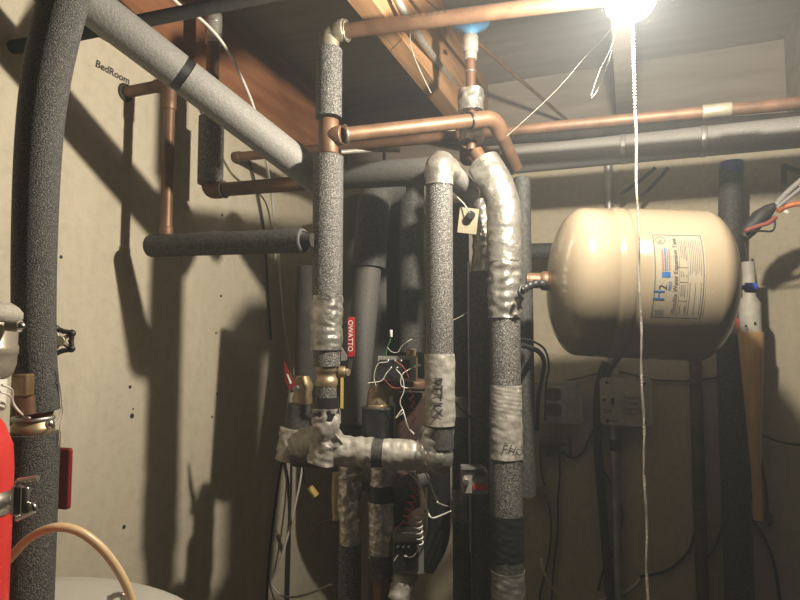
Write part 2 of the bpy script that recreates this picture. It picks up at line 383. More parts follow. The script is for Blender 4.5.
# --- tee branch with elbow turning back
EB = P(494, 118, 1.05)
t0 = V(A, 137)+Vector((.027, 0, 0))
t = Thing('copper_branch', 'bare copper branch from the riser tee to a downturned elbow at centre', 'pipe')
bd = (EB-t0).normalized()
t.part('tube', G().tube([t0, EB-bd*.02], .0121, 20), 'copper')
EB2 = P(516, 168, 1.12)
t.part('elbow', G().tube(fillet([EB-bd*.045, EB, EB+(EB2-EB).normalized()*.04], .024), .0145, 20), 'copper', 'street elbow')
t.part('drop_tube', G().tube([EB+(EB2-EB).normalized()*.035, EB2], .012, 20), 'copperd')
t.part('solder_ring', ringsol(t0+bd*.004, bd, .0155), 'solder')
t.part('joint_band', G().cyl(EB-bd*.047, EB-bd*.044, .0152), 'btape')
t.done()
# --- long copper main
m0, m1 = PY(236, 157, 1.15), PY(800, 103, 1.15)
md = (m1-m0).normalized()
t = Thing('copper_main', 'long thin bare copper pipe running across the whole wall under the joists', 'pipe')
t.part('tube', G().tube([m0, m1+md*.5], .0108, 18), 'copperd')
t.part('end_cap', G().cyl(m0-md*.004, m0+md*.014, .0125), 'copperd')
q = PY(692, 113, 1.15)
t.part('repair_sleeve', G().cyl(PY(702, 112, 1.15), PY(732, 109, 1.15), .0122), 'pewter', 'grey repair coupling')
t.done()
# --- big grey insulated main behind
g0, g1 = PY(505, 161, 1.36), PY(800, 132, 1.36)
gd = (g1-g0).normalized()
t = Thing('insulated_main', 'thick grey insulated pipe running along the top of the back wall', 'pipe')
t.part('foam_sleeve', G().tube([g0, g1+gd*.6], .031, 28), 'foaml')
t.part('end_collar', G().cyl(g0-gd*.01, g0+gd*.02, .033), 'foamd')
for x in (620, 700):
    q = PY(x, 161-(x-505)*.098, 1.36); t.part('hanger_band', G().cyl(q, q+gd*.012, .0322), 'galv')
t.done()
b0, b1 = PY(480, 141, 1.5), PY(800, 118, 1.5)
single('dark_conduit', 'dark straight conduit squeezed between the thin copper main and thick grey insulation', 'pipe', G().tube([b0, b1+(b1-b0)*.3], .014, 16), 'iron')

# --- top left: grey tube, black iron pipe
u0, u1 = P(22, -48, .78), P(322, 182, 1.035)
ud = (u1-u0).normalized(); Lu = (u1-u0).length
def uat(x):
    lo, hi = 0., 1.
    for _ in range(40):
        mid = (lo+hi)/2; q = u0.lerp(u1, mid)-CAM
        if 400+F*q.dot(RGT)/q.dot(FWD) < x: lo = mid
        else: hi = mid
    return u0.lerp(u1, lo)
t = Thing('insulated_tube', 'smooth light grey insulated tube slanting down from the upper left corner', 'pipe')
t.part('foam_sleeve', G().tube([u0, uat(178)], .0275, 30), 'foamg')
t.part('black_sleeve', G().tube([uat(176), uat(187)], .0255, 30), 'black', 'black joint')
t.part('foam_sleeve', G().tube([uat(186), u1], .0272, 30), 'foamg')
t.done()
i0, i1 = P(40, 41.7, .90), P(240, 1, .86)
idr = (i1-i0).normalized()
t = Thing('iron_gas_pipe', 'straight black iron pipe crossing in front of the rim board at upper left', 'pipe')
t.part('tube', G().tube([i0+idr*((WX-.01-i0.x)/idr.x), i1+idr*.5], .0098, 20), 'iron')
t.done()

# --- left wall copper drop and its foam arm
c0 = P(168, 160, 1.06)
st = V(c0, 84)
t = Thing('copper_drop', 'short vertical copper pipe with top elbow going into the left wall', 'pipe')
t.part('tube', G().tube([V(c0, 96), V(c0, 238)], .0098, 18), 'copper')
t.part('elbow', G().tube(fillet([V(c0, 100), st, st+Vector((-.03, 0, 0))], .018), .012, 18), 'copperd')
wst = Vector((WX-.02, st.y, st.z))
t.part('wall_hole', G().torus(Vector((WX+.001, st.y, st.z)), (1, 0, 0), .0135, .0035), 'ink', 'dark ragged hole round the stub')
t.part('stub', G().tube([st+Vector((-.025, 0, 0)), wst], .0105, 18), 'copperd', 'stub into the wall')
t.part('coupling', coupling(V(c0, 110), V(c0, 97), .0118), 'copper')
t.part('coupling', coupling(V(c0, 236), V(c0, 227), .0118), 'copperd')
t.done()
f0, f1 = PY(151, 246, V(c0, 240).y), PY(303, 240.5, V(c0, 240).y)
fd = (f1-f0).normalized()
t = Thing('foam_arm', 'dark horizontal foam covered pipe under the short copper drop', 'pipe')
t.part('foam_sleeve', G().tube([f0, f1], .0195, 26), 'foamd')
t.part('cut_end', G().torus(f1, fd, .0165, .0025, 24, 6), 'foamm')
t.part('copper_end', G().tube([f1-fd*.01, f1+fd*.018], .011, 16), 'iron')
t.done()
# --- second copper drop at upper left of centre
e0 = P(212, 100, 1.19)
eb = V(e0, 191)
t = Thing('copper_elbow_run', 'copper pipe dropping from the joists into foam then turning right', 'pipe')
t.part('tube', G().tube([V(e0, 6), V(e0, 125)], .0125, 18), 'copper')
t.part('coupling', coupling(V(e0, 44), V(e0, 14), .0165), 'cast', 'grey threaded coupling')
t.part('solder_ring', ringsol(V(e0, 24), (0, 0, 1), .0165), 'solder')
t.part('foam_sleeve', G().tube([V(e0, 118), V(e0, 184)], .0245, 26), 'foam')
t.part('elbow', G().tube(fillet([V(e0, 176), eb, eb+Vector((.035, 0, 0))], .022), .0165, 20), 'copperd')
t.part('solder_ring', ringsol(eb+Vector((.034, 0, 0)), (1, 0, 0), .0165), 'solder')
ee = PY(330, 181, eb.y)
t.part('side_tube', G().tube([eb+Vector((.03, 0, 0)), ee], .0135, 18), 'copperd')
t.done()
h0, h1 = P(318, 178, 1.17), P(432, 171, 1.06)
t = Thing('horizontal_foam_pipe', 'dark horizontal foam pipe between the tall riser and the taped elbow', 'pipe')
t.part('foam_sleeve', G().tube([h0, h1], .0245, 26), 'foamm')
t.part('printed_text', textg('E-1/2 LX', .011, wrap(h0, h1-h0, .0248, .035, -FWD)), 'greyink')
t.done()

# --- pipe C with taped elbow turning back
Cq = P(439.5, 300, .945)
ct = V(Cq, 163)
cb = P(470, 193, 1.19)
cdir = (cb-ct).normalized()
t = Thing('return_pipe', 'vertical speckled foam pipe with silver elbow on top and taped writing, at centre', 'pipe')
t.part('foam_sleeve', G().tube([V(Cq, 176), V(Cq, 358)], .0215, 28), 'foam', 'long speckled foam sleeve')
t.part('elbow_wrap', G().tube(resample(fillet([V(Cq, 186), ct, ct+cdir*.06], .03), .004), .0222, 32, True, .002, 55, .001, 2, 200), 'silver', 'crinkled silver elbow wrap')
t.part('back_arm', G().tube([ct+cdir*.05, cb], .0205, 26), 'foaml', 'smooth grey arm running back')
i = t.part('tape_wrap', tape(vseg(Cq, 354, 425), .0235, 0.00021, .0014), 'cloth', 'grey cloth tape')
t.part('marker_lettering', textg('RET LX', .019, wrap(V(Cq, 362), (0, 0, -1), .0255, .022, -FWD-RGT*.45), bold=.012), 'ink', 'marker letters down the tape', i)
t.part('tape_strip', G().tube(spline([P(436, 357, .92), P(441, 368, .918), P(444, 385, .918), P(449, 398, .925), P(450, 407, .925)]), .0022, 6), 'cloth', None, i)
t.part('foam_sleeve', G().tube([V(Cq, 423), V(Cq, 448)], .0215, 26), 'foamd')
t.done()
# --- taped manifold between
k0, k1 = P(325, 450, .96), P(449, 457, .932)
kd = (k1-k0).normalized()
def kat(x): return k0.lerp(k1, (x-325)/124)
t = Thing('taped_manifold', 'horizontal manifold pipe wrapped in silver duct tape with one black band', 'pipe')
t.part('tape_wrap', tape([kat(319), kat(374)], .0235, 0.00025, .003), 'cloth', 'pale tape, left length')
t.part('foam_band', G().tube([kat(372), kat(387)], .0222, 26), 'foamd', 'bare black band')
t.part('tape_wrap', tape([kat(385), kat(425)], .0232, 0.00025, .0022), 'cloth')
t.part('elbow_wrap', tape(fillet([kat(418), kat(434), kat(438)+Vector((0, 0, .045))], .02), .0255, 0.00042, .0045), 'silver', 'crinkled silver end elbow')
t.part('end_bulge', G().lathe(kat(421), kd, [(0, .018), (.008, .025), (.02, .0275), (.034, .0265), (.044, .021), (.05, .012), (.052, .0)], 28), 'silver')
t.done()
# slanted taped arm joining the riser foot to the left pipe elbow
t = Thing('taped_cross_arm', 'crumpled silver taped arm slanting from the riser foot to the left elbow', 'pipe')
t.part('tape_wrap', tape(fillet([V(A, 408), V(A, 436)+Vector((0, 0, 0)), P(300, 444, 1.03)], .035), .0225, 0.0005, .004, 240), 'cloth')
t.part('elbow_wrap', tape([P(323, 462, .955), P(327, 440, .955), P(338, 432, .955)], .0255, 0.00042, .005), 'cloth', 'bulging tee wrap')
t.done()
LQ = P(297, 400, 1.09)
le = V(LQ, 446)
t = Thing('valve_pipe', 'dark foam pipe with brass ball valve and red lever left of the riser', 'pipe')
t.part('foam_sleeve', G().tube([V(LQ, 404)+RGT*.005, V(LQ, 440)], .0215, 26), 'foamd')
t.part('elbow_wrap', tape([V(LQ, 428)-RGT*.003, V(LQ, 460)-RGT*.01], .0262, 0.0005, .003), 'cloth', 'taped elbow at the foot')
t.part('upper_sleeve', G().tube([P(309, 268, 1.17), P(307, 386, 1.13)], .024, 22), 'iron')
vb = V(LQ, 394)+RGT*.01
i = t.part('valve_body', G().lathe(vb-Vector((0, 0, .018)), (0, 0, 1), [(0, .017), (.008, .019), (.02, .016), (.03, .0195), (.04, .0165), (.05, .012)], 24), 'brass')
t.part('lever', G().poly([P(284, 361, 1.07), P(289, 372, 1.07), P(298, 389, 1.07), P(291, 393, 1.07), P(285, 380, 1.07)], FWD, .004), 'maroon', 'red lever', i)
t.part('lever_nut', G().cyl(P(296, 389, 1.06), P(296, 389, 1.08), .006, 6), 'steel', None, i)
t.part('lever_print', G().poly([P(286.5, 374, 1.069), P(288, 374, 1.069), P(292, 383, 1.069), P(290, 384, 1.069)], -FWD, .0006), 'white', None, i)
t.done()
single('black_foam_stub', 'short black foam stub below the slanting silver arm', 'pipe', G().tube([P(296, 457, 1.06), P(322, 458, 1.03)], .017, 22), 'btape')

q = P(377, 300, 1.52)  # made-up tank, added to fill the dark gap behind the pipes
t = Thing('dark_filler_tank', 'added dark round topped tank filling the dark gap behind the leaning grey foam pipe', 'tank')
zt_, zb_ = zrow(q, 194), zrow(q, 490); Hh = zt_-zb_
t.part('shell', G().lathe(Vector((q.x, q.y, zb_)), (0, 0, 1), [(0, .02), (.01, .06), (.03, .095), (.06, .122), (Hh-.06, .125), (Hh-.03, .112), (Hh-.01, .066), (Hh-.002, .03), (Hh, 0)], 48), 'tankdark')
t.part('weld_seam', G().torus(Vector((q.x, q.y, zb_+Hh*.55)), (0, 0, 1), .125, .0022, 48, 6), 'tankdark')
t.part('support_pipe', G().tube([Vector((q.x, q.y, 0)), Vector((q.x, q.y, zb_+.01))], .02, 16), 'brown')
t.done()
q = P(439, 520, 1.17)  # extra black pipe, added to keep this gap dark
single('dark_filler_pipe', 'added black foam pipe filling the dark right of the rusty pump', 'pipe', G().tube(fillet([V(q, 452), V(q, 540), P(424, 566, 1.17)], .05), .0225, 22), 'btape')

# --- pipe B (leaning), red handle tag, further dark pipes
bt, bb = P(374, 196, 1.24), P(351, 440, 1.16)
bdv = (bb-bt).normalized()
t = Thing('leaning_foam_pipe', 'smooth dark grey foam pipe leaning slightly, right of the tall riser', 'pipe')
t.part('foam_sleeve', G().tube([P(369, 262, 1.22), P(353, 425, 1.165)], .0265, 26), 'foamm')
t.part('dark_elbow', G().tube(fillet([P(369, 268, 1.22), bt, P(393, 187, 1.29)], .06), .034, 26), 'foamd', 'dark elbow on top')
t.part('collar', G().cyl(P(353, 424, 1.165), P(351, 441, 1.16), .022), 'foamd')
t.done()
t = Thing('red_valve_lever', 'narrow red valve lever with white lettering hanging beside the leaning pipe', 'valve handle')
t.part('lever', G().box(P(351, 337, 1.0), (.0125, .067, .005), Matrix.Rotation(YAW, 3, 'Z') @ Matrix.Rotation(PI/2, 3, 'X'), .004), 'redd')
t.part('lettering', textg('OWATTO', .0115, planar(P(348.3, 320, .9965), (0, 0, -1), RGT)), 'white', 'white letters')
t.part('lever_arm', G().tube([P(351, 357, 1.0), P(349, 372, 1.03)], .003, 8), 'galv')
t.done()
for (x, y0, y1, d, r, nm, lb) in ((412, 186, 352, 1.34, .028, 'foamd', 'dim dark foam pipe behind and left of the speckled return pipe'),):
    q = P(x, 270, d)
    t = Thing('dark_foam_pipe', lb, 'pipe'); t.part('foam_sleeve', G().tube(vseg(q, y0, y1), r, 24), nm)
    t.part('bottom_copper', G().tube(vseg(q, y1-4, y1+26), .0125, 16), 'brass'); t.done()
q = P(461, 400, 1.22)
t = Thing('banded_foam_pipe', 'slim dark foam pipe with two silver bands right of the return pipe', 'pipe')
t.part('foam_sleeve', G().tube([V(q, 205), Vector((q.x, q.y, 0))], .0185, 24), 'foamd')
t.part('tape_band', tape(vseg(q, 396, 416), .0192, 0.00013, .0008), 'silver', 'upper silver band')
t.part('tape_band', tape(vseg(q, 488, 520), .0192, 0.00013, .002), 'silver', 'lower silver band'); t.done()
q = P(469.5, 420, 1.17)
single('thin_conduit', 'thin pale vertical rod between the two dark foam pipes', 'conduit', G().tube(vseg(q, 262, 552), .0022, 10), 'galv')
q = P(482, 400, 1.20)
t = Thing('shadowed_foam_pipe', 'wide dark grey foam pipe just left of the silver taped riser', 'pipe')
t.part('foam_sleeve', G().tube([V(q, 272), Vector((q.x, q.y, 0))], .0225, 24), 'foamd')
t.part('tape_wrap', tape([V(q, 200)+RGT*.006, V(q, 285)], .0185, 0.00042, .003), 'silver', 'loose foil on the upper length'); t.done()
# --- pipe D, silver riser feeding the tank
D = P(506, 400, 1.03)
dt = V(D, 196)
dtop = P(481, 160, 1.08)
dd = (dtop-dt).normalized()
t = Thing('silver_riser', 'vertical pipe wrapped in shiny foil beside the cream tank, bent over on top', 'pipe')
t.part('foil_wrap', G().tube(resample(fillet([V(D, 262), dt, dt+dd*.075], .05), .004), .0294, 40, True, .0016, 40, .0006, 2, 150), 'silver', 'foil on the bent top')
t.part('foil_wrap', tape(vseg(D, 258, 318), .0279, 0.00092, .004, 180), 'silver', 'crumpled foil around the tank branch')
t.part('foam_sleeve', G().tube([V(D, 315), V(D, 388)], .0258, 28), 'foam')
t.part('tape_wrap', tape(vseg(D, 385, 420), .0262, 0.00092, .0008, 420, 4), 'cloth', 'spiral ridged tape')
i = t.part('tape_wrap', tape(vseg(D, 418, 458), .0274, 0.00034, .0016, 260, 4), 'cloth', 'pale tape with marker')
t.part('marker_lettering', textg('F.HO', .016, wrap(V(D, 447), (RGT-UPV*.45), .0299, -.014, -FWD)), 'ink', None, i)
t.part('foam_sleeve', G().tube([V(D, 455), V(D, 518)], .0258, 28), 'foam')
t.part('black_wrap', tape(vseg(D, 514, 558), .0274, 0.0005, .001, 260, 4), 'btape', 'black tape')
t.part('foam_band', G().tube([V(D, 556), V(D, 572)], .0270, 28), 'foamd')
t.part('tape_wrap', tape(vseg(D, 570, 630), .0279, 0.00067, .0016, 320, 4), 'silver')
t.part('lower_sleeve', G().tube([V(D, 625), Vector((D.x, D.y, 0))], .0258, 24), 'foam')
t.part('copper_end', G().tube([dt+dd*.06, dtop+dd*.02], .0125, 18), 'copper', 'copper end at the top')
t.part('end_ring', G().torus(dt+dd*.078, dd, .0165, .003), 'solder')
t.done()
q = P(525, 400, 1.17)
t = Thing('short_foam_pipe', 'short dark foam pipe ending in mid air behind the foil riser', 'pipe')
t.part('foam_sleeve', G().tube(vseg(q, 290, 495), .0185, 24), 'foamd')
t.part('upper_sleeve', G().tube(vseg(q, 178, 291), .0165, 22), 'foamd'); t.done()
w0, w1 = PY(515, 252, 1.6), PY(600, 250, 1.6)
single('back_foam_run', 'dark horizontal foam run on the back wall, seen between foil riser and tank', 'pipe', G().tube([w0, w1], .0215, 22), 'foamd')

# --- vertical vent with blue valve at x=470
q = P(471, 100, 1.12)
bz = V(q, 28)
t = Thing('supply_stub', 'pewter coloured pipe with blue valve handle rising behind the copper header', 'pipe')
t.part('copper_tube', G().tube([V(q, 12), V(q, 150)], .0092, 16), 'copperd')
t.part('union', G().cyl(V(q, 52), V(q, 36), .0145).cyl(V(q, 60), V(q, 51), .012), 'cast', 'grey union nut')
t.part('solder_ring', ringsol(V(q, 72), (0, 0, 1), .0098), 'solder')
t.part('tape_wrap', tape(vseg(q, 91, 112), .0235, 0.00042, .003), 'silver', 'upper foil wrap')
t.part('tape_wrap', tape(vseg(q, 122, 142), .0225, 0.00042, .003), 'silver', 'lower foil wrap')
bl = G().lathe(V(q, 37), (0, 0, 1), [(0, .008), (.006, .010), (.014, .019), (.022, .034), (.027, .037), (.03, .034)], 24)
t.part('blue_handle', bl, 'blue', 'flared blue handle')
t.done()
t = Thing('copper_tee_end', 'open copper tee end facing forward behind the taped elbows', 'pipe fitting')
q = P(468, 147, 1.14)
dv = (P(468, 147, 1.0)-q).normalized()*.02+UPV*.012
t.part('barrel', G().cyl(q-dv*2, q+dv, .0165), 'copperd'); t.part('rim', G().torus(q+dv, dv, .0155, .0025), 'copper')
t.part('branch', G().tube([q-dv, P(478, 162, 1.14)], .0125, 16), 'copperd'); t.done()
for (pts, lb, m) in (([P(350, 137, 1.3), P(383, 134, 1.3), P(420, 132, 1.3), P(455, 130, 1.3)], 'dusty cable running behind the copper branch', 'cloth'),
                     ([P(341, 152, 1.28), P(375, 150, 1.3), P(400, 150, 1.3)], 'short dusty cable under the copper branch', 'cloth'),):
    single('cable', lb, 'cable', G().tube(spline(pts), .005, 10), m)
q = P(384, 180, 1.36)
t = Thing('bracket_rod', 'galvanised hanger rod behind the dark horizontal foam pipe', 'hanger')
t.part('rod', G().tube(vseg(q, 128, 215), .0035, 10), 'brown'); t.part('clamp', G().box(V(q, 200), (.016, .01, .03)), 'galv'); t.done()
# yellow gauge tag
q = P(468, 221, 1.07)
t = Thing('gauge_tag', 'small cream tag with dark knob tucked between taped pipes', 'tag')
Rq = Matrix.Rotation(YAW, 3, 'Z') @ Matrix.Rotation(.12, 3, 'Y')
t.part('card', G().box(q, (.034, .006, .046), Rq), 'tag')
t.part('knob', G().cyl(P(471, 215, 1.068), P(471, 215, 1.05), .0075), 'black', 'black knob')
t.part('tie_wire', G().tube(spline([P(470, 213, 1.05), P(464, 204, 1.06), P(457, 197, 1.07)]), .0012, 6), 'string'); t.done()

# --- lower zone: pipes with tape
q = P(350, 520, 1.03)
t = Thing('foil_wrapped_downpipe', 'vertical leg in crumpled foil over black foam below the manifold, left one', 'pipe')
t.part('foil_wrap', tape(vseg(q, 465, 520), .0195, 0.00105, .0045, 200), 'foilb', 'crumpled foil')
t.part('tape_wrap', tape(vseg(q, 515, 546), .0185, 0.00025, .0015), 'foilb')
t.part('foam_sleeve', G().tube([V(q, 543), Vector((q.x, q.y, 0))], .0195, 26), 'foam'); t.done()
q = P(381, 520, 1.0)
t = Thing('taped_downpipe', 'vertical leg with grey tape and black bands below the manifold, right one', 'pipe')
t.part('tape_wrap', tape(vseg(q, 466, 488), .0185, 0.00042, .003), 'foilb')
t.part('black_band', G().tube([V(q, 485), V(q, 504)], .0205, 26), 'btape')
t.part('tape_wrap', tape(vseg(q, 501, 556), .0205, 0.00059, .002, 260), 'foilb')
t.part('foam_sleeve', G().tube([V(q, 553), V(q, 573)], .0215, 26), 'foamd')
t.part('copper_end', G().tube(fillet([V(q, 570), V(q, 590)+RGT*.004, Vector((q.x, q.y, 0))+RGT*.004], .02), .0165, 20), 'copper', 'bare copper foot')
t.part('foil_collar', G().cyl(P(394, 580, .985), P(401, 588, .98), .011), 'foilb'); t.done()
single('black_branch_pipe', 'short black foam branch from the taped leg up toward the rusty pump', 'pipe', G().tube([P(392, 494, 1.0), P(425, 476, 1.03)], .017, 22), 'foamd')
t = Thing('copper_gooseneck', 'tarnished copper elbow entering a wide black foam sleeve', 'pipe')
q = P(378, 415, 1.0)
t.part('elbow', G().tube(fillet([V(q, 412), V(q, 390), V(q, 386)+RGT*.024+FWD*.035], .03), .0185, 22), 'brass')
t.part('collar', G().cyl(V(q, 412), V(q, 404), .02), 'brass')
t.part('foam_sleeve', G().tube(fillet([V(q, 407), V(q, 446)], .01), .027, 26), 'btape')
t.part('sleeve_rim', G().torus(V(q, 408), (0, 0, 1), .025, .0025), 'foamd'); t.done()
single('fibre_strip', 'yellowish fibre insulation strip left of the crumpled foil leg', 'insulation', G().tube([P(337, 473, 1.07), P(336, 495, 1.07), P(337, 520, 1.06)], .008, 10, True, .003, 120), 'insul')

# --- zone valves with terminal blocks
Rz = Matrix.Rotation(YAW, 3, 'Z')
def zone_valve(cx, cy, d, w, h, label, wires, screws):
    t = Thing('zone_valve', label, 'zone valve')
    c = P(cx, cy, d)
    t.part('housing', G().box(c, (w, .05, h), Rz), 'galv')
    fz = c-Rz @ Vector((0, .027, 0))
    k = t.part('terminal_block', G().box(fz+Rz @ Vector((-w*.06, 0, 0)), (w*.78, .012, h*.74), Rz), 'black', 'black terminal block')
    for (sx, sy) in screws:
        q = P(sx, sy, (fz-CAM).dot(FWD)-.006)
        t.part('terminal_screw', G().sphere(q, .0026, FWD, .7, 10, 6), 'steel', None, k)
    for (pts, m, r) in wires: t.part('wire', G().tube(spline(pts), r*.7, 6), m)
    return t
dz = .955
t = zone_valve(397, 368, 1.0, .062, .04, 'upper zone valve head with black terminal block and loose wires', [
    ([P(388, 362, dz), P(378, 364, dz), P(374, 376, dz), P(376, 386, dz)], 'white', .0009),
    ([P(391, 368, dz), P(386, 374, dz), P(381, 381, dz), P(368, 383, dz)], 'white', .0011),
    ([P(396, 361, dz), P(404, 368, dz), P(409, 378, dz)], 'pink', .0009),
    ([P(396, 369, dz), P(402, 377, dz), P(404, 390, dz), P(400, 402, dz), P(403, 412, dz), P(396, 418, dz)], 'white', .0011),
    ([P(420, 365, dz), P(410, 369, dz), P(402, 375, dz), P(401, 385, dz), P(407, 388, dz), P(418, 387, dz)], 'white', .0011),
    ([P(386, 356, dz), P(387, 348, dz), P(390, 341, dz), P(391, 335, dz)], 'greenwire', .0011),
    ([P(387, 347, dz), P(392, 352, dz), P(398, 352, dz), P(402, 346, dz), P(412, 339, dz), P(424, 336, 1.0)], 'string', .0009),
    ([P(383, 378, dz), P(392, 387, dz), P(401, 388, dz)], 'pink', .0008),
], [(388, 361), (395, 361), (401, 361), (391, 368), (397, 368)])
t.part('wire_nut', G().cyl(P(391, 337, dz), P(391, 335, dz)+UPV*.008, .0024), 'white')
t.part('wire_nut', G().cyl(P(414, 367, dz), P(421, 365, dz), .002), 'white')
t.part('bracket', G().box(P(395, 377, .985), (.05, .012, .006), Rz), 'steel')
t.part('lamp_base', G().cyl(P(411, 362, 1.03), P(411, 349, 1.03), .0085), 'brass', 'brass stem')
t.done()
t = zone_valve(408, 550, .99, .05, .058, 'lower zone valve head with black terminal block near the floor of the picture', [
    ([P(404, 556, dz), P(412, 557, dz), P(418, 550, dz), P(417, 545, dz)], 'white', .0012),
    ([P(394, 561, dz), P(398, 555, dz)], 'white', .0011),
    ([P(402, 533, dz), P(412, 533, dz), P(420, 534, dz)], 'white', .0016)], [(398, 547), (403.5, 547), (409, 547), (406, 556)])
t.done()
t = Thing('circulator_body', 'rust brown pump casting behind the tangled wires at centre', 'pump')
t.part('body', G().box(P(412, 420, 1.085), (.06, .05, .10), Rz, .012), 'rust')
t.part('lower_body', G().lathe(P(408, 535, 1.06), (0, 0, 1), [(0, .022), (.01, .032), (.05, .034), (.075, .026), (.11, .02)], 24), 'rust')
t.part('flange', G().cyl(P(410, 380, 1.05), P(410, 388, 1.05), .03), 'copperd'); t.done()
t = Thing('foil_pipe_foot', 'pale taped pipe foot under the lower zone valve', 'pipe')
t.part('tape_wrap', tape([P(398, 600, .97), P(404, 578, .98), P(409, 573, 1.0)], .017, 0.00042, .002), 'cloth')
t.part('stub', G().tube([P(395, 612, .97), P(399, 596, .97)], .014, 18), 'copperd'); t.done()
t = Thing('coiled_wire', 'red coiled wire hanging below the manifold end', 'wire'); t.part('coil', G().coil(P(418, 482, .95), P(405, 522, .95), .0058, .001, 6), 'pink')
t.part('lead', G().tube([P(404, 520, .95), P(396, 530, .95)], .001, 6), 'pink'); t.done()
single('coiled_wire', 'white coiled wire standing above the lower zone valve', 'wire', G().coil(P(419, 516, .945), P(420, 544, .945), .005, .0011, 5), 'white')
single('coiled_wire', 'thin red crinkled wire beside the cloth taped return pipe', 'wire', G().coil(P(411, 390, .95), P(414, 424, .95), .0035, .0009, 4.5), 'pink')
single('control_wire', 'white wire bent in a triangle right of the coiled wires', 'wire', G().tube(spline([P(402, 468, .94), P(413, 476, .94), P(421, 487, .94), P(425, 500, .94), P(428, 512, .94), P(432, 518, .94), P(442, 515, 1.0), P(455, 509, 1.19)]), .0014, 7), 'white')
single('control_wire', 'second white wire running up over the triangle bend', 'wire', G().tube(spline([P(425, 472, .95), P(431, 486, .95), P(437, 500, .95), P(438, 503, .95), P(446, 506, 1.1), P(453, 507, 1.19)]), .0013, 7), 'white')
single('red_jumper', 'short red wire at the manifold end', 'wire', G().tube(spline([P(417, 472, .95), P(421, 471, .95), P(426, 472, .95)]), .0014, 7), 'redd')
t = Thing('wire_splice', 'green wrapped splice on the white triangle wire', 'wire')
t.part('splice', G().cyl(P(424, 512, .94), P(435, 504, .95), .002), 'greenwire'); t.part('lead', G().tube(spline([P(416, 472, .95), P(419, 485, .95), P(422, 515, .945)]), .001, 6), 'insul'); t.done()
single('control_wire', 'pale wire dropping onto the manifold from the upper zone valve', 'wire', G().tube(spline([P(396, 418, .95), P(402, 410, .95), P(404, 414, .95), P(408, 427, .95), P(414, 434, .935)]), .0012, 7), 'white')
# device with red badge
q = P(474, 480, 1.10)
t = Thing('relay_box', 'small grey device with red badge strapped between dark pipes', 'relay')
t.part('case', G().box(q, (.048, .04, .042), Rz, .006), 'cast')
t.part('slot', G().box(P(479, 474.5, 1.076), (.02, .004, .004), Rz), 'ink')
t.part('badge', G().box(P(480, 487, 1.076), (.024, .004, .01), Rz), 'red', 'red badge')
t.part('knob', G().cyl(P(466, 482, 1.082), P(466, 482, 1.07), .005), 'steel'); t.part('strap', G().box(P(472, 467, 1.09), (.04, .03, .004), Rz), 'galv'); t.done()

# ------------------------------------------------------------------ expansion tank
a0, a1 = P(547, 281, 1.06), P(728, 287, 1.022)
axv = (a1-a0).normalized(); LT = (a1-a0).length; R = .1290
prof = []
tl, tr = .056, .054
for i in range(15):
    s = i/14; x = 1-s
    prof.append((tl*s if i else 0, R*(1-x**2.0)**(1/2.0)*(1 if i else 0)))
s1, s2 = LT*.335, LT*.40
prof += [(s1-.006, R), (s1-.003, R-.0018), (s1, R+.0008), (s1+.004, R+.0012), (s2-.004, R+.0012), (s2, R+.0008), (s2+.003, R-.0018), (s2+.006, R)]
for i in range(15):
    s = i/14
    prof.append((LT-tr+tr*s, R*max(0, 1-s**2.0)**(1/2.1)))
t = Thing('expansion_tank', 'large cream steel expansion tank lying sideways with a printed label', 'tank')
t.part('shell', G().lathe(a0, axv, prof, 96, caps=False), 'cream')
nrm = -(FWD-axv*FWD.dot(axv)).normalized(); upn = axv.cross(nrm)
upn = upn if upn.z > 0 else -upn
def tuv(x, y, RR=R):
    r = ray(x, y); o = CAM-a0
    ro, rr = o-axv*o.dot(axv), r-axv*r.dot(axv)
    A_, B_, C_ = rr.dot(rr), 2*ro.dot(rr), ro.dot(ro)-RR*RR
    k = (-B_-math.sqrt(max(0, B_*B_-4*A_*C_)))/(2*A_); p = o+r*k
    pr = p-axv*p.dot(axv)
    return p.dot(axv), math.atan2(pr.dot(upn), pr.dot(nrm))
def tp(tt, ph, lift=.0): return a0+axv*tt+(nrm*math.cos(ph)+upn*math.sin(ph))*(R+lift)
tA, _ = tuv(653, 278); tB, _ = tuv(706, 278); _, pTop = tuv(680, 234); _, pBot = tuv(680, 320)
def lab(g, u0, u1, v0, v1, lift, n=10):        # u across (0 left..1 right), v up (0..1)
    vs = []
    for j in range(n+1):
        for u in (u0, u1): vs.append(tp(tA+(tB-tA)*u, pBot+(pTop-pBot)*(v0+(v1-v0)*j/n), lift))
    return g.add(vs, [(2*j, 2*j+1, 2*j+3, 2*j+2) for j in range(n)])
def border(g, u0, u1, v0, v1, w, lift):
    k = w*(tB-tA)/(R*(pTop-pBot))
    lab(g, u0, u0+w, v0, v1, lift); lab(g, u1-w, u1, v0, v1, lift); lab(g, u0, u1, v0, v0+k, lift, 2); lab(g, u0, u1, v1-k, v1, lift, 2); return g
k = t.part('label', lab(G(), 0, 1, 0, 1, .0005, 24), 'paper', 'printed paper label')
t.part('label_border', border(G(), .03, .97, .02, .98, .018, .0008), 'greyink', None, k)
def lt(s, size, u, v):    # text rises up the label
    return textg(s, size, lambda x, y: tp(tA+(tB-tA)*u-y, pBot+(pTop-pBot)*v+x/R, .0011))
t.part('lettering', lt('Potable Water Expansion Tank', .0093, .47, .10), 'ink', None, k)
g = lt('H', .024, .235, .215); t.part('logo', g, 'inkblue', 'blue H2 logo', k)
t.part('logo', lt('2', .017, .27, .335), 'ink', None, k)
t.part('badge', lab(G(), .17, .33, .47, .53, .0009, 3), 'inkblue', 'blue badge', k)
t.part('wordmark', lab(lab(G(), .22, .25, .54, .80, .0009), .27, .285, .54, .80, .0009), 'inkblue', None, k)
g = G()
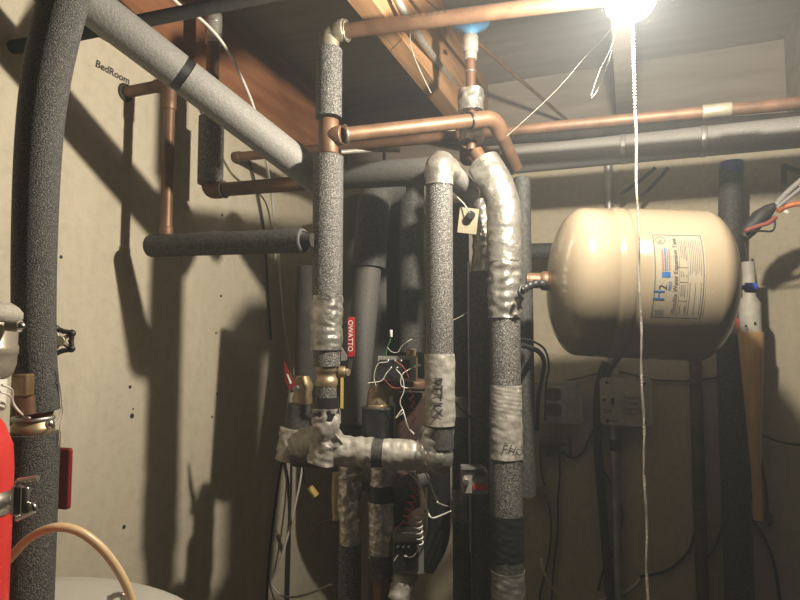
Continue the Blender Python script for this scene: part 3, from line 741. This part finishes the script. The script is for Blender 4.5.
for i in range(9): lab(g, .17, .205, .54+i*.028, .54+i*.028+.02, .0009, 2)
for i in range(7): lab(g, .3, .33, .55+i*.035, .55+i*.035+.026, .0009, 2)
t.part('wordmark', g, 'inkor', None, k)
t.part('lettering', lt('PRO', .007, .36, .33), 'inkblue', None, k)
g = G(); cu, cv = .17, .90
g.add([tp(tA+(tB-tA)*cu+math.cos(a)*rr, pBot+(pTop-pBot)*cv+math.sin(a)*rr/R, .0009) for rr in (.0062, .0072) for a in [2*PI*i/24 for i in range(24)]],
      [(i, (i+1) % 24, 24+(i+1) % 24, 24+i) for i in range(24)])
textg('W', .007, lambda x, y: tp(tA+(tB-tA)*(cu+.03)-y, pBot+(pTop-pBot)*(cv-.035)+x/R, .0009), g)
t.part('seal', g, 'greyink', None, k)
g = G(); lab(g, .50, .507, .06, .96, .0008); lab(g, .66, .667, .06, .96, .0008)
for v in (.22, .42, .58): lab(g, .50, .66, v, v+.005, .0008, 2)
random.seed(3)
for u in (.535, .57, .605, .63): 
    for v0, v1 in ((.07, .20), (.25, .40), (.45, .56), (.66, .92)):
        if random.random() < .75: lab(g, u, u+.012, v0+random.random()*.03, v1-random.random()*.06, .0008, 3)
for i, u in enumerate((.70, .735, .77, .805, .84, .875, .91)):
    lab(g, u, u+.011, .50+.02*(i % 3), .92-.03*(i % 2), .0008, 4)
    if i % 3 == 0: lab(g, u, u+.011, .08, .42, .0008, 4)
for i in range(4): lab(g, .34+.0*i, .352, .86+i*.02, .872+i*.02, .0008, 1)
for i in range(6): lab(g, .09+i*.03, .1+i*.03, .05, .12, .0008, 2)
t.part('fine_print', g, 'greyink', None, k)
t.part('valve_cap', G().cyl(a1+axv*-.004, a1+axv*.032, .004).cyl(a1+axv*.028, a1+axv*.044, .0085), 'bluecap', 'blue valve cap')
t.part('nipple', G().lathe(a0-axv*.036, axv, [(0, .0125)]+[(.004+.003*i, .0125+.0016*(i % 2)) for i in range(8)]+[(.028, .017), (.042, .017), (.043, .012), (.05, .012)], 22), 'copper', 'copper threaded nipple')
t.done()
t = Thing('black_hose_clamp', 'black fitting and tie under the copper nipple of the tank', 'fitting')
t.part('clamp', G().tube(spline([P(521, 291, 1.0), P(527, 287, 1.01), P(535, 284, 1.02), P(546, 284, 1.03)]), lambda u: .0066+.0012*math.sin(u*30), 12), 'black')
t.part('tail', G().tube(spline([P(521, 286, .99), P(519, 293, .985), P(523, 299, .99)]), .003, 8), 'black'); t.done()
single('black_cable', 'stout black cable arching out of the foil riser above the outlet box', 'cable', G().tube(spline([P(520, 345, 1.05), P(528, 347, 1.09), P(539, 352, 1.18), P(544, 362, 1.27), P(542, 378, 1.34), P(538, 400, 1.4), P(537, 430, 1.45)]), .0048, 12), 'blk_rub')
single('black_cable', 'thin black cable looping down beside the stout arched cable', 'cable', G().tube(spline([P(520, 339, 1.05), P(532, 341, 1.1), P(545, 350, 1.2), P(549, 368, 1.28), P(546, 385, 1.36), P(545, 420, 1.42)]), .0022, 8), 'blk_rub')

# ------------------------------------------------------------------ back wall electrics
Yw = WY-.0015
def wallbox(x, y, w, h, d): return PY(x, y, WY-d/2)
# device box with cover and writing
t = Thing('switch_box', 'pale metal electrical box with handwriting and a square plate, below the tank', 'electrical box')
c = PY(626, 401, WY-.025)
t.part('box_body', G().box(c, (.116, .05, .116), Matrix.Rotation(PI/2, 3, 'X') if False else None), 'galv')
fy = WY-.051
FR = Matrix.Rotation(PI/2, 3, 'X')
k = t.part('cover', G().box((c.x, fy, c.z), (.126, .122, .004), FR, .012), 'boxcover')
t.part('square_plate', G().box((c.x+.018, fy-.003, c.z-.002), (.056, .052, .004), FR, .004), 'cast', 'raised square plate')
g = textg('Furnace', .0125, planar((c.x-.006, fy-.0055, c.z+.008), (1, 0, 0), (0, 0, 1)))
textg('Circuit', .0125, planar((c.x-.006, fy-.0055, c.z-.006), (1, 0, 0), (0, 0, 1)), g)
textg('DANGER', .0105, planar((c.x-.006, fy-.0055, c.z-.021), (1, 0, 0), (0, 0, 1)), g)
t.part('marker_lettering', g, 'ink', 'black marker writing')
g = textg('Off', .016, planar((c.x-.055, fy-.0025, c.z-.03), (1, 0, 0), (0, 0, 1)))
textg('Boiler', .013, planar((c.x-.05, fy-.0025, c.z-.052), (1, 0, 0), (0, 0, 1)), g)
t.part('marker_lettering', g, 'ink')
t.part('toggle', G().box((c.x-.032, fy-.006, c.z+.002), (.008, .012, .016)), 'black', 'black toggle')
for (sx, sz) in ((-.045, .048), (.045, .048), (-.045, -.05), (.044, -.05), (-.052, .004)):
    t.part('screw', G().cyl((c.x+sx, fy-.001, c.z+sz), (c.x+sx, fy-.004, c.z+sz), .004, 10), 'iron', None, k)
t.done()
SB = c.copy()
t = Thing('outlet_box', 'dim metal outlet box with two sockets beside the foil riser', 'electrical box')
c = PY(561, 401, WY-.025)
t.part('box_body', G().box(c, (.108, .05, .104)), 'galv')
t.part('cover', G().box((c.x, fy, c.z), (.116, .112, .004), FR, .006), 'galv')
t.part('bezel', G().box((c.x-.014, fy-.004, c.z), (.066, .085, .005), FR, .005), 'boxcover')
for dz_ in (-.02, .02):
    k = t.part('socket', G().box((c.x-.016, fy-.0075, c.z+dz_), (.04, .034, .004), FR, .01), 'brown', 'brown socket face')
    for dx in (-.007, .007): t.part('slot', G().box((c.x-.016+dx, fy-.0098, c.z+dz_+.003), (.0028, .001, .01)), 'ink', None, k)
for (sx, sz) in ((.045, .044), (.045, -.044)): t.part('screw', G().cyl((c.x+sx, fy-.001, c.z+sz), (c.x+sx, fy-.004, c.z+sz), .004, 10), 'steel')
t.done()
q = Vector((SB.x-.03, WY-.018, 0))
t = Thing('wall_conduit', 'galvanised conduit running up behind the tank from the handwritten box', 'conduit')
t.part('upper_tube', G().tube([Vector((q.x, q.y, SB.z+.05)), Vector((q.x, q.y, ZW+.05))], .0115, 16), 'galv')
t.part('connector', G().cyl((q.x, q.y, SB.z+.055), (q.x, q.y, SB.z+.085), .0155), 'cast')
t.part('lower_tube', G().tube([Vector((q.x, q.y, SB.z-.05)), Vector((q.x, q.y, .02))], .0115, 16), 'galv')
t.part('strap', G().cyl((q.x, q.y, SB.z-.10), (q.x, q.y, SB.z-.13), .0145), 'iron'); t.done()
q = PY(699, 480, WY-.02)
t = Thing('brown_pipe', 'thin rust brown pipe running down the dark back wall below the tank', 'pipe')
t.part('tube', G().tube([Vector((q.x, q.y, .02)), Vector((q.x, q.y, 1.55))], .0145, 16), 'brown')
for y in (508, 528): z = zrow(q, y); t.part('coupling', G().cyl((q.x, q.y, z), (q.x, q.y, z+.008), .016), 'brown')
t.done()
q = PY(735, 470, WY-.10)
t = Thing('wall_foam_pipe', 'thick dark foam pipe standing against the back wall right of the tank', 'pipe')
t.part('foam_sleeve', G().tube([Vector((q.x, q.y, .02)), Vector((q.x, q.y, 1.62))], .031, 24), 'foamd')
qq = PY(729, 175, WY-.06)
t.part('upper_sleeve', G().tube([Vector((q.x, q.y, 1.6)), Vector((qq.x, q.y, 1.92))], .026, 22), 'foamd')
t.part('blue_sticker', G().cyl((qq.x, q.y, 1.895), (qq.x, q.y, 1.925), .0265), 'bluecap', 'bluish sticker near the top'); t.done()
# tan taper with collar
q = PY(751, 340, WY-.165)
t = Thing('wooden_handle', 'tan tapered wooden handle with pale collar hanging right of the tank', 'tool')
def hz(y): return V(q, y)
t.part('shaft', G().tube([hz(332), hz(345), hz(375), hz(405), hz(440), hz(475), hz(520)], lambda u: .0265-.017*min(1, max(0, u-.1)*1.35), 20), 'tan')
k = t.part('collar', G().tube([hz(262), hz(296), hz(303), hz(333)], lambda u: .0135 if u < .5 else .0225, 20), 'boxcover', 'pale collar')
for (x, y) in ((746, 326), (755, 323)): t.part('rivet', G().sphere(P(x, y, (q-CAM).dot(FWD)-.024), .0028, FWD, .6, 10, 6), 'ink', None, k)
t.done()
single('red_wire', 'short red wire hanging at the right edge of the tank', 'wire', G().tube(spline([P(737, 318, 1.35), P(739, 335, 1.35), P(743, 354, 1.36)]), .003, 8), 'pink')
# cable bundle at right
t = Thing('taped_cable_bundle', 'black taped cable bundle slanting down to the right end of the tank', 'cable')
t.part('taped_sheath', G().tube(spline([P(744, 238, 1.25), P(752, 226, 1.25), P(765, 213, 1.24), P(778, 203, 1.23)]), lambda u: .006+.011*math.sin(PI*min(1, u*.9+.12)), 16, True, .002, 90), 'blk_rub', 'black taped sheath')
t.part('grey_lead', G().tube(spline([P(776, 205, 1.23), P(788, 192, 1.22), P(812, 172, 1.20), P(880, 120, 1.2), P(960, 60, 1.22), P(1010, -10, 1.25)]), .006, 12), 'foaml', 'grey cable')
t.part('grey_lead', G().tube(spline([P(777, 208, 1.22), P(790, 197, 1.21), P(812, 180, 1.19), P(880, 130, 1.2), P(970, 65, 1.22), P(1025, -10, 1.25)]), .004, 12), 'foaml')
t.part('orange_lead', G().tube(spline([P(778, 211, 1.22), P(785, 207, 1.22), P(795, 204, 1.21), P(815, 202, 1.2), P(880, 190, 1.2), P(960, 120, 1.22), P(1040, -10, 1.25)]), .0058, 12), 'orange', 'orange cable')
t.part('red_lead', G().tube(spline([P(745, 231, 1.23), P(758, 226, 1.225), P(768, 223, 1.22), P(776, 217, 1.22)]), .0046, 10), 'duskred', 'dull red cable')
t.part('black_lead', G().tube(spline([P(750, 231, 1.22), P(762, 231, 1.22), P(772, 231, 1.22), P(775, 225, 1.22), P(774, 219, 1.22)]), .0022, 8), 'blk_rub')
t.part('wire_nut', G().cyl(P(785, 211, 1.2), P(788, 213, 1.2), .004), 'white'); t.done()
t = Thing('angle_bracket', 'black angled bracket at the right edge under the grey insulation', 'bracket')
t.part('brace', G().tube([P(784, 164, 1.4), P(784, 186, 1.4)], .006, 4), 'iron')
t.part('arm', G().tube([P(783, 166, 1.4), P(812, 176, 1.36)], .006, 4), 'iron'); t.done()
for pts, lb in (([P(668, 168, 1.5), P(655, 183, 1.5), P(641, 197, 1.5)], 'upper black strap hanging from the thick grey insulation'), ([P(655, 168, 1.5), P(640, 181, 1.5), P(621, 194, 1.5)], 'lower black strap hanging from the thick grey insulation')):
    single('hanger_strap', lb, 'strap', G().tube(pts, .005, 6), 'iron')

# ------------------------------------------------------------------ cords on the back wall
def cord(name, lb, pts, r, m='blk_rub', Y=WY-.012):
    return single(name, lb, 'cord', G().tube(spline([PY(x, y, Y) for x, y in pts]), r, 8), m)
cord('thick_cord', 'thick black cord running down the back wall between the two boxes', [(606, 362), (600, 380), (597, 410), (598, 450), (602, 500), (606, 550), (612, 612)], .0105, Y=WY-.02)
cord('thick_cord', 'thick black cord branching away above the handwritten box', [(620, 356), (612, 366), (606, 380), (603, 400)], .0065, Y=WY-.04)
cord('electrical_cord', 'thin cord sagging under the outlet box into the thick black cord', [(562, 452), (572, 458), (583, 452), (590, 436), (597, 425)], .003)
cord('electrical_cord', 'thin cord bowing right beside the lower conduit', [(597, 452), (606, 475), (618, 495), (622, 520), (616, 545), (604, 570), (598, 590)], .0032)
cord('electrical_cord', 'thin wavy cord hanging from the wall valve down past the white tag', [(558, 446), (560, 470), (558, 500), (558, 530), (554, 565), (551, 606)], .003)
cord('electrical_cord', 'thin cord hanging just right of the foil riser through the white tag', [(540, 442), (541, 468), (546, 492), (551, 520), (549, 555), (541, 590), (538, 610)], .0028)
cord('electrical_cord', 'thin cord crossing above the outlet box', [(528, 383), (550, 383), (575, 379), (600, 373)], .0022)
cord('electrical_cord', 'thin cord sagging below the tank from the box to the foam pipe', [(608, 370), (630, 374), (655, 380), (690, 381), (722, 377)], .0028)
cord('electrical_cord', 'thin dark cord curving from the brown pipe to the pale cord', [(696, 530), (688, 552), (668, 570), (640, 577)], .0036)
cord('pale_cord', 'pale cord curving up from the bottom edge toward the pull string', [(590, 604), (612, 596), (628, 590), (640, 579)], .0028, 'white')
cord('electrical_cord', 'short dark cord linking the brown pipe and the thick foam pipe', [(708, 558), (716, 545), (724, 520), (728, 505)], .003)
cord('electrical_cord', 'thin cord sweeping right from the wooden handle to the right edge', [(745, 426), (755, 432), (772, 439), (790, 444), (815, 445)], .0028, Y=WY-.04)
cord('electrical_cord', 'thin cord hanging along the right end of the tank', [(745, 243), (750, 275), (752, 300), (752, 320), (747, 342), (743, 356), (744, 400), (749, 430)], .0026, Y=WY-.11)
cord('electrical_cord', 'straight cord falling beside the thick foam pipe', [(749, 430), (750, 470), (749, 518)], .003, Y=WY-.05)
cord('electrical_cord', 'cord falling from the wooden handle to the small dark plug', [(757, 440), (762, 465), (766, 490), (767, 515)], .003)
cord('electrical_cord', 'cord dropping from the plug connector to the bottom right', [(750, 520), (763, 535), (773, 560), (778, 585), (781, 610)], .0034)
cord('electrical_cord', 'short cord slanting left from the wooden handle to the connector', [(759, 455), (757, 475), (752, 495), (746, 512)], .0026)
t = Thing('cord_plug', 'small dark plug at the end of a cord low on the right', 'plug')
q = PY(769, 518, WY-.012); t.part('plug_body', G().box(q, (.018, .016, .02), None, .004), 'brown'); t.part('prong', G().box(q+Vector((0, 0, -.014)), (.006, .003, .012)), 'iron'); t.done()
t = Thing('cord_plug', 'small black connector beside the thick foam pipe low on the right', 'plug')
q = PY(752, 520, WY-.014); t.part('plug_body', G().box(q, (.022, .018, .014), None, .004), 'black'); t.part('collar', G().cyl(q, q+Vector((.018, 0, 0)), .004), 'black'); t.done()
t = Thing('wall_valve', 'dark brown valve with side handle on the back wall under the outlet box', 'valve')
q = PY(549, 443, WY-.03)
t.part('body', G().cyl(q+Vector((-.022, 0, 0)), q+Vector((.03, 0, 0)), .0165), 'brown'); t.part('bonnet', G().cyl(q, q+Vector((0, 0, -.035)), .012), 'brown')
t.part('stem', G().cyl(q+Vector((.028, 0, 0)), q+Vector((.055, 0, 0)), .005), 'brown'); t.part('handle', G().box(q+Vector((.055, 0, -.008)), (.006, .012, .05)), 'brown'); t.done()
t = Thing('hang_tag', 'small white paper tag hanging by the short foam pipe end', 'tag')
q = PY(541, 495, WY-.02)
t.part('card', G().box(q, (.036, .046, .0012), FR @ Matrix.Rotation(.25, 3, 'Z'), .004), 'paper'); t.part('stamp', G().torus(q-Vector((0, .0015, 0)), (0, 1, 0), .009, .0015), 'redd', 'red stamp'); t.done()
t = Thing('coax_end', 'pale cable end with white tip pointing up near the bottom', 'cable')
t.part('tip', G().cyl(P(541, 559, 1.45), P(543, 570, 1.45), .0042), 'white', 'white tip'); t.part('lead', G().tube(spline([P(543, 570, 1.45), P(549, 583, 1.45), P(557, 593, 1.45), P(570, 606, 1.45)]), .0032, 8), 'beige'); t.done()
single('tape_thread', 'loose pale thread sticking off the black tape of the foil riser', 'thread', G().tube(spline([P(506, 512, 1.03), P(511, 520, 1.03), P(519, 526, 1.035), P(510, 533, 1.03), P(498, 535, 1.03)]), .0009, 6), 'string')
single('tie_wire', 'dark tie wire slanting across the silver banded pipe', 'wire', G().tube(spline([P(452, 398, 1.17), P(462, 410, 1.16), P(478, 423, 1.15), P(490, 431, 1.05)]), .0017, 7), 'blk_rub')
single('foil_wisp', 'pale wire crossing the dark pipe right of the return pipe', 'wire', G().tube(spline([P(451, 321, 1.0), P(460, 317, 1.1), P(468, 312, 1.16)]), .0008, 6), 'cloth')

# ------------------------------------------------------------------ cables on the ceiling / left wall
t = Thing('ceiling_cable', 'thin tan cable running diagonally under the subfloor at top centre', 'cable')
t.part('cable', G().tube([P(415, -12, 1.05), P(570, 123, 1.66)], .0042, 10), 'copper'); t.part('staple', G().box(P(466, 46, 1.23), (.016, .006, .006), Rz), 'steel'); t.done()
single('joist_cable', 'grey cable stapled beside the bright wooden joist', 'cable', G().tube(spline([P(392, -10, 1.0), P(412, 26, 1.08), P(440, 66, 1.3), P(460, 92, 1.5)]), .007, 10), 'cast')
single('hanging_lead', 'short pale lead dangling from the joist cable', 'wire', G().tube(spline([P(410, 30, 1.06), P(411, 46, 1.08), P(418, 66, 1.1), P(431, 93, 1.12)]), .0009, 7), 'cloth')
single('white_cable', 'white cable looping down from the joists across the grey tube and left wall', 'cable',
       G().tube(spline([P(165, -10, 1.0), P(180, 5, 1.03), P(204, 22, 1.06), P(226, 48, 1.10), P(245, 85, 1.17), P(257, 118, 1.22), P(266, 160, 1.3), PX(272, 200, WX+.03), PX(279, 260, WX+.025), PX(284, 320, WX+.025), PX(292, 372, WX+.025), P(301, 410, 1.5), P(303, 460, 1.5), P(293, 515, 1.5), P(279, 565, 1.5), P(271, 582, 1.5), P(283, 596, 1.5), P(305, 595, 1.45), P(332, 584, 1.4)]), .0028, 10), 'white')
for pts, r, lb in (([(249, 160), (257, 190), (264, 230), (268, 290), (271, 340)], .0026, 'thin dark cable on the left wall just left of the white cable'),
                   ([(283, 455), (276, 500), (270, 550), (266, 610)], .003, 'dark cable falling below the left taped elbow, outer one'),
                   ([(283, 455), (288, 480), (290, 520), (288, 610)], .003, 'dark cable falling below the left taped elbow, inner one'),
                   ([(292, 455), (291, 500), (287, 560), (286, 610)], .0022, 'thin dark cable beside the pale cable at lower left')):
    single('dark_cable', lb, 'cable', G().tube(spline([PX(x, y, WX+.008) for x, y in pts]), r, 8), 'blk_rub')
t = Thing('crimp_connector', 'small yellow connector on a thin lead below the taped cross arm', 'connector')
t.part('lead', G().tube(spline([P(303, 462, 1.4), P(304, 480, 1.4), P(309, 487, 1.4)]), .0018, 7), 'blk_rub')
dv = (P(317, 496, 1.4)-P(310, 488, 1.4))
t.part('connector', G().tube([P(309.5, 487.5, 1.4), P(316, 496, 1.4)], .009, 4), 'yellow', 'yellow housing'); t.done()
single('loose_lead', 'thin tan lead arching beside the crumpled foil leg', 'wire', G().tube(spline([P(334, 518, 1.08), P(322, 523, 1.1), P(316, 530, 1.12), P(311, 537, 1.14)]), .0016, 7), 'copperd')

# ------------------------------------------------------------------ the left foreground
t = Thing('heater_outlet_pipe', 'thick black foam pipe standing in the left foreground with brass union', 'pipe')
fp = [P(82, -60, .60), P(64, 0, .60), P(47, 75, .60), P(38.5, 150, .60), P(34.5, 250, .60), P(34.5, 340, .60), P(39, 411, .60)]
t.part('foam_sleeve', G().tube(spline(fp, 10), lambda u: .0232-.0045*u, 32), 'foamk', 'long upper foam sleeve')
cq = P(33, 430, .60)
t.part('inner_pipe', G().tube([P(44, 400, .60), V(cq, 440)], .0115, 18), 'copperd')
t.part('union', G().lathe(V(cq, 434), (0, 0, 1), [(0, .018), (.002, .0195), (.009, .0195), (.010, .0175), (.014, .0175), (.016, .014)], 26), 'brass', 'brass union')
k = t.part('clamp', G().torus(V(cq, 418), (0, 0, 1), .0175, .0022), 'galv')
t.part('clamp_screw', G().sphere(P(50, 424, .575), .005, RGT, .8), 'steel', None, k)
t.part('foam_sleeve', G().tube([V(cq, 433), Vector((cq.x, cq.y, 1.2085))], .0245, 32), 'foamk', 'lower foam sleeve')
t.done()
t = Thing('gate_valve', 'tarnished valve with black star handwheel peeking from behind the left foam pipe', 'valve')
q = P(24, 380, .70)
t.part('pipe', G().tube([V(q, 330), V(q, 425)], .0125, 18), 'copperd')
t.part('body', G().box(P(23.5, 385, .56), (.0145, .014, .0205), Rz, .003), 'bronze', 'brass body'); t.part('lower_pipe', G().tube([P(25, 396, .565), P(26, 414, .565)], .0085, 14), 'copperd')
t.part('ear', G().cyl(P(13, 384, .56), P(18, 384, .56), .0035), 'brass')
wc = P(59.5, 341, .68); wa = (RGT*.36-FWD*.9+UPV*.1).normalized()
t.part('stem', G().tube([P(28, 350, .70), wc], .0055, 12), 'brass')
k = t.part('handwheel', G().torus(wc, wa, .0128, .0030, 60, 10, lambda a: 1+.10*math.cos(5*a)), 'black', 'black star handwheel')
g = G()
uu, ww = frame(wa)
gl = G()
for i in range(5):
    a = 2*PI*i/5; gl.sphere(wc+(uu*math.cos(a)+ww*math.sin(a))*.0148, .0046, wa, .85, 12, 8); g.tube([wc, wc+(uu*math.cos(a)+ww*math.sin(a))*.0135], .0022, 8)
g.cyl(wc-wa*.003, wc+wa*.004, .006)
t.part('wheel_hub', g, 'pewter', 'brass hub and spokes', k); t.part('rim_lobes', gl, 'black', None, k)
t.done()
t = Thing('ball_valve_lever', 'dark red flat lever with rounded corners right of the lower foam pipe', 'valve handle')
rc = P(60, 478, .66)
t.part('lever', G().box(rc, (.028, .066, .006), Matrix.Rotation(YAW-.25, 3, 'Z') @ FR, .0035), 'maroon', None)
t.part('pivot', G().cyl(P(50, 452, .665), P(50, 452, .64), .005), 'brass'); t.done()
# fire extinguisher
q = P(-35, 500, .50)
t = Thing('fire_extinguisher', 'bright red cylinder with steel strap cut off by the left edge', 'fire extinguisher')
zb, zt = 1.2125, zrow(q, 405)
Lx = zt-zb
t.part('cylinder', G().lathe(Vector((q.x, q.y, zb)), (0, 0, 1), [(0, .028), (.004, .034), (Lx*.3, .034), (Lx-.055, .034), (Lx-.035, .0325), (Lx-.018, .026), (Lx-.006, .018), (Lx, .012)], 40), 'red')
t.part('neck', G().cyl((q.x, q.y, zt-.002), (q.x, q.y, zt+.006), .012), 'brass')
z0, z1 = zrow(q, 514), zrow(q, 491)
k = t.part('strap', G().lathe(Vector((q.x, q.y, z0)), (0, 0, 1), [(0, .0345), (0, .0355), (z1-z0, .0355), (z1-z0, .0345)], 40, caps=False), 'steel', 'steel strap')
bk = P(17, 500, .472)
t.part('buckle', G().cyl(bk+Vector((0, 0, -.011)), bk+Vector((0, 0, .011)), .0042).cyl(bk+RGT*.006+Vector((0, 0, -.01)), bk+RGT*.006+Vector((0, 0, .01)), .0035), 'steel', 'steel buckle', k)
t.part('wire_hook', G().tube(fillet([bk+Vector((0, 0, .009)), P(17, 481, .475), P(38, 478, .47)], .008), .0022, 10).tube(fillet([P(17, 519, .475), P(35, 510, .47), P(33, 505, .47), P(24, 504, .475)], .004), .0022, 10), 'steel', 'bent wire latch', k)
t.done()
# regulator above
q = P(-27, 350, .53)
t = Thing('water_regulator', 'grey cast regulator with banded metal skirt at the left edge', 'regulator')
z0 = zrow(q, 378)
t.part('skirt', G().lathe(Vector((q.x, q.y, z0)), (0, 0, 1), [(0, .028), (.004, .031), (.012, .0332), (.02, .0335), (.021, .0345), (.028, .0345), (.029, .0335), (.045, .0335), (.051, .032)], 40), 'skirtm', 'banded bright metal skirt')
t.part('cap', G().lathe(Vector((q.x, q.y, z0+.050)), (0, 0, 1), [(0, .034), (.003, .0368), (.008, .0368), (.013, .033), (.017, .027), (.019, .018), (.0195, 0)], 32), 'dullcast', 'cast dome')
t.part('lug', G().tube([P(8, 325, .52), P(20, 326, .52)], .0055, 12), 'cast')
t.part('bolt', G().sphere(P(21, 326, .515), .0036, RGT, 1), 'steel')
t.part('outlet', G().cyl(Vector((q.x, q.y, z0-.03)), Vector((q.x, q.y, z0+.004)), .0265), 'white', 'pale lower collar'); t.done()
single('thin_wire', 'pair of thin white wires drooping above the red cylinder', 'wire', G().tube(spline([P(2, 385, .49), P(12, 390, .52), P(13, 402, .54), P(22, 414, .56), P(30, 418, .575)]), .0009, 6).tube(spline([P(0, 392, .5), P(10, 396, .52), P(14, 406, .54), P(24, 416, .56), P(30, 418, .575)]), .0009, 6), 'white')
single('thread', 'frayed pale thread hanging along the right side of the left foam pipe', 'thread', G().tube(spline([P(58, 370, .6), P(61, 395, .605), P(63, 412, .61), P(60, 428, .6), P(58, 445, .6)]), .0007, 6).tube(spline([P(59, 380, .6), P(62, 402, .607), P(58, 420, .6), P(50, 428, .585)]), .0007, 6), 'string')
single('drain_hose', 'beige hose arching over the water heater in the lower left corner', 'hose', G().tube(spline([P(-14, 584, .553), P(11, 557, .557), P(30, 538, .56), P(55, 527.5, .56), P(80, 532, .565), P(104, 551, .57), P(122, 577, .575), P(132, 602, .58), P(140, 640, .58)]), .0042, 14), 'beige')
hc = Vector((-.584, .352, 0)); ht = 1.213
t = Thing('water_heater', 'pale round topped water heater at the bottom left under the beige hose', 'water heater')
t.part('jacket', G().lathe(hc, (0, 0, 1), [(.02, .242), (.05, .25), (ht-.05, .25), (ht-.042, .254), (ht-.03, .254)], 64), 'enamel')
t.part('top_pan', G().lathe(hc+Vector((0, 0, ht-.032)), (0, 0, 1), [(0, .254), (.008, .254), (.016, .249), (.022, .238), (.026, .2), (.028, .1), (.029, 0)], 64), 'enamel')
for x in (-.08, .08): t.part('foot', G().cyl(hc+Vector((x, .1, 0)), hc+Vector((x, .1, .03)), .02), 'iron')
t.part('foil_scrap', G().tube(spline([P(108, 598, .66), P(118, 595, .66), P(127, 598, .66)]), .003, 6, True, .002, 300), 'silver'); t.done()

# ------------------------------------------------------------------ camera, light, world
cd = bpy.data.cameras.new('camera'); cd.sensor_fit = 'HORIZONTAL'; cd.sensor_width = 36; cd.lens = 36*F/800; cd.clip_start = .02
co = bpy.data.objects.new('camera', cd); COL.objects.link(co); co.location = CAM
co.rotation_euler = Matrix((RGT, UPV, -FWD)).transposed().to_euler(); scn.camera = co
w = bpy.data.worlds.new('world'); scn.world = w; w.use_nodes = True
wn = w.node_tree; wn.nodes['Background'].inputs['Color'].default_value = (1, .9, .75, 1); wn.nodes['Background'].inputs['Strength'].default_value = .006
GLARE_HAZE = .04  # thin scattering air, added to stand in for lens glare round the bulb
if GLARE_HAZE:
    vs = wn.nodes.new('ShaderNodeVolumeScatter'); vs.inputs['Color'].default_value = (.84, .93, 1, 1)
    vs.inputs['Density'].default_value = GLARE_HAZE; vs.inputs['Anisotropy'].default_value = .35
    wn.links.new(vs.outputs['Volume'], wn.nodes['World Output'].inputs['Volume'])
vs_ = scn.view_settings; vs_.view_transform = 'Standard'; vs_.look = 'None'; vs_.gamma = 1; vs_.use_curve_mapping = False; vs_.exposure = 1.65
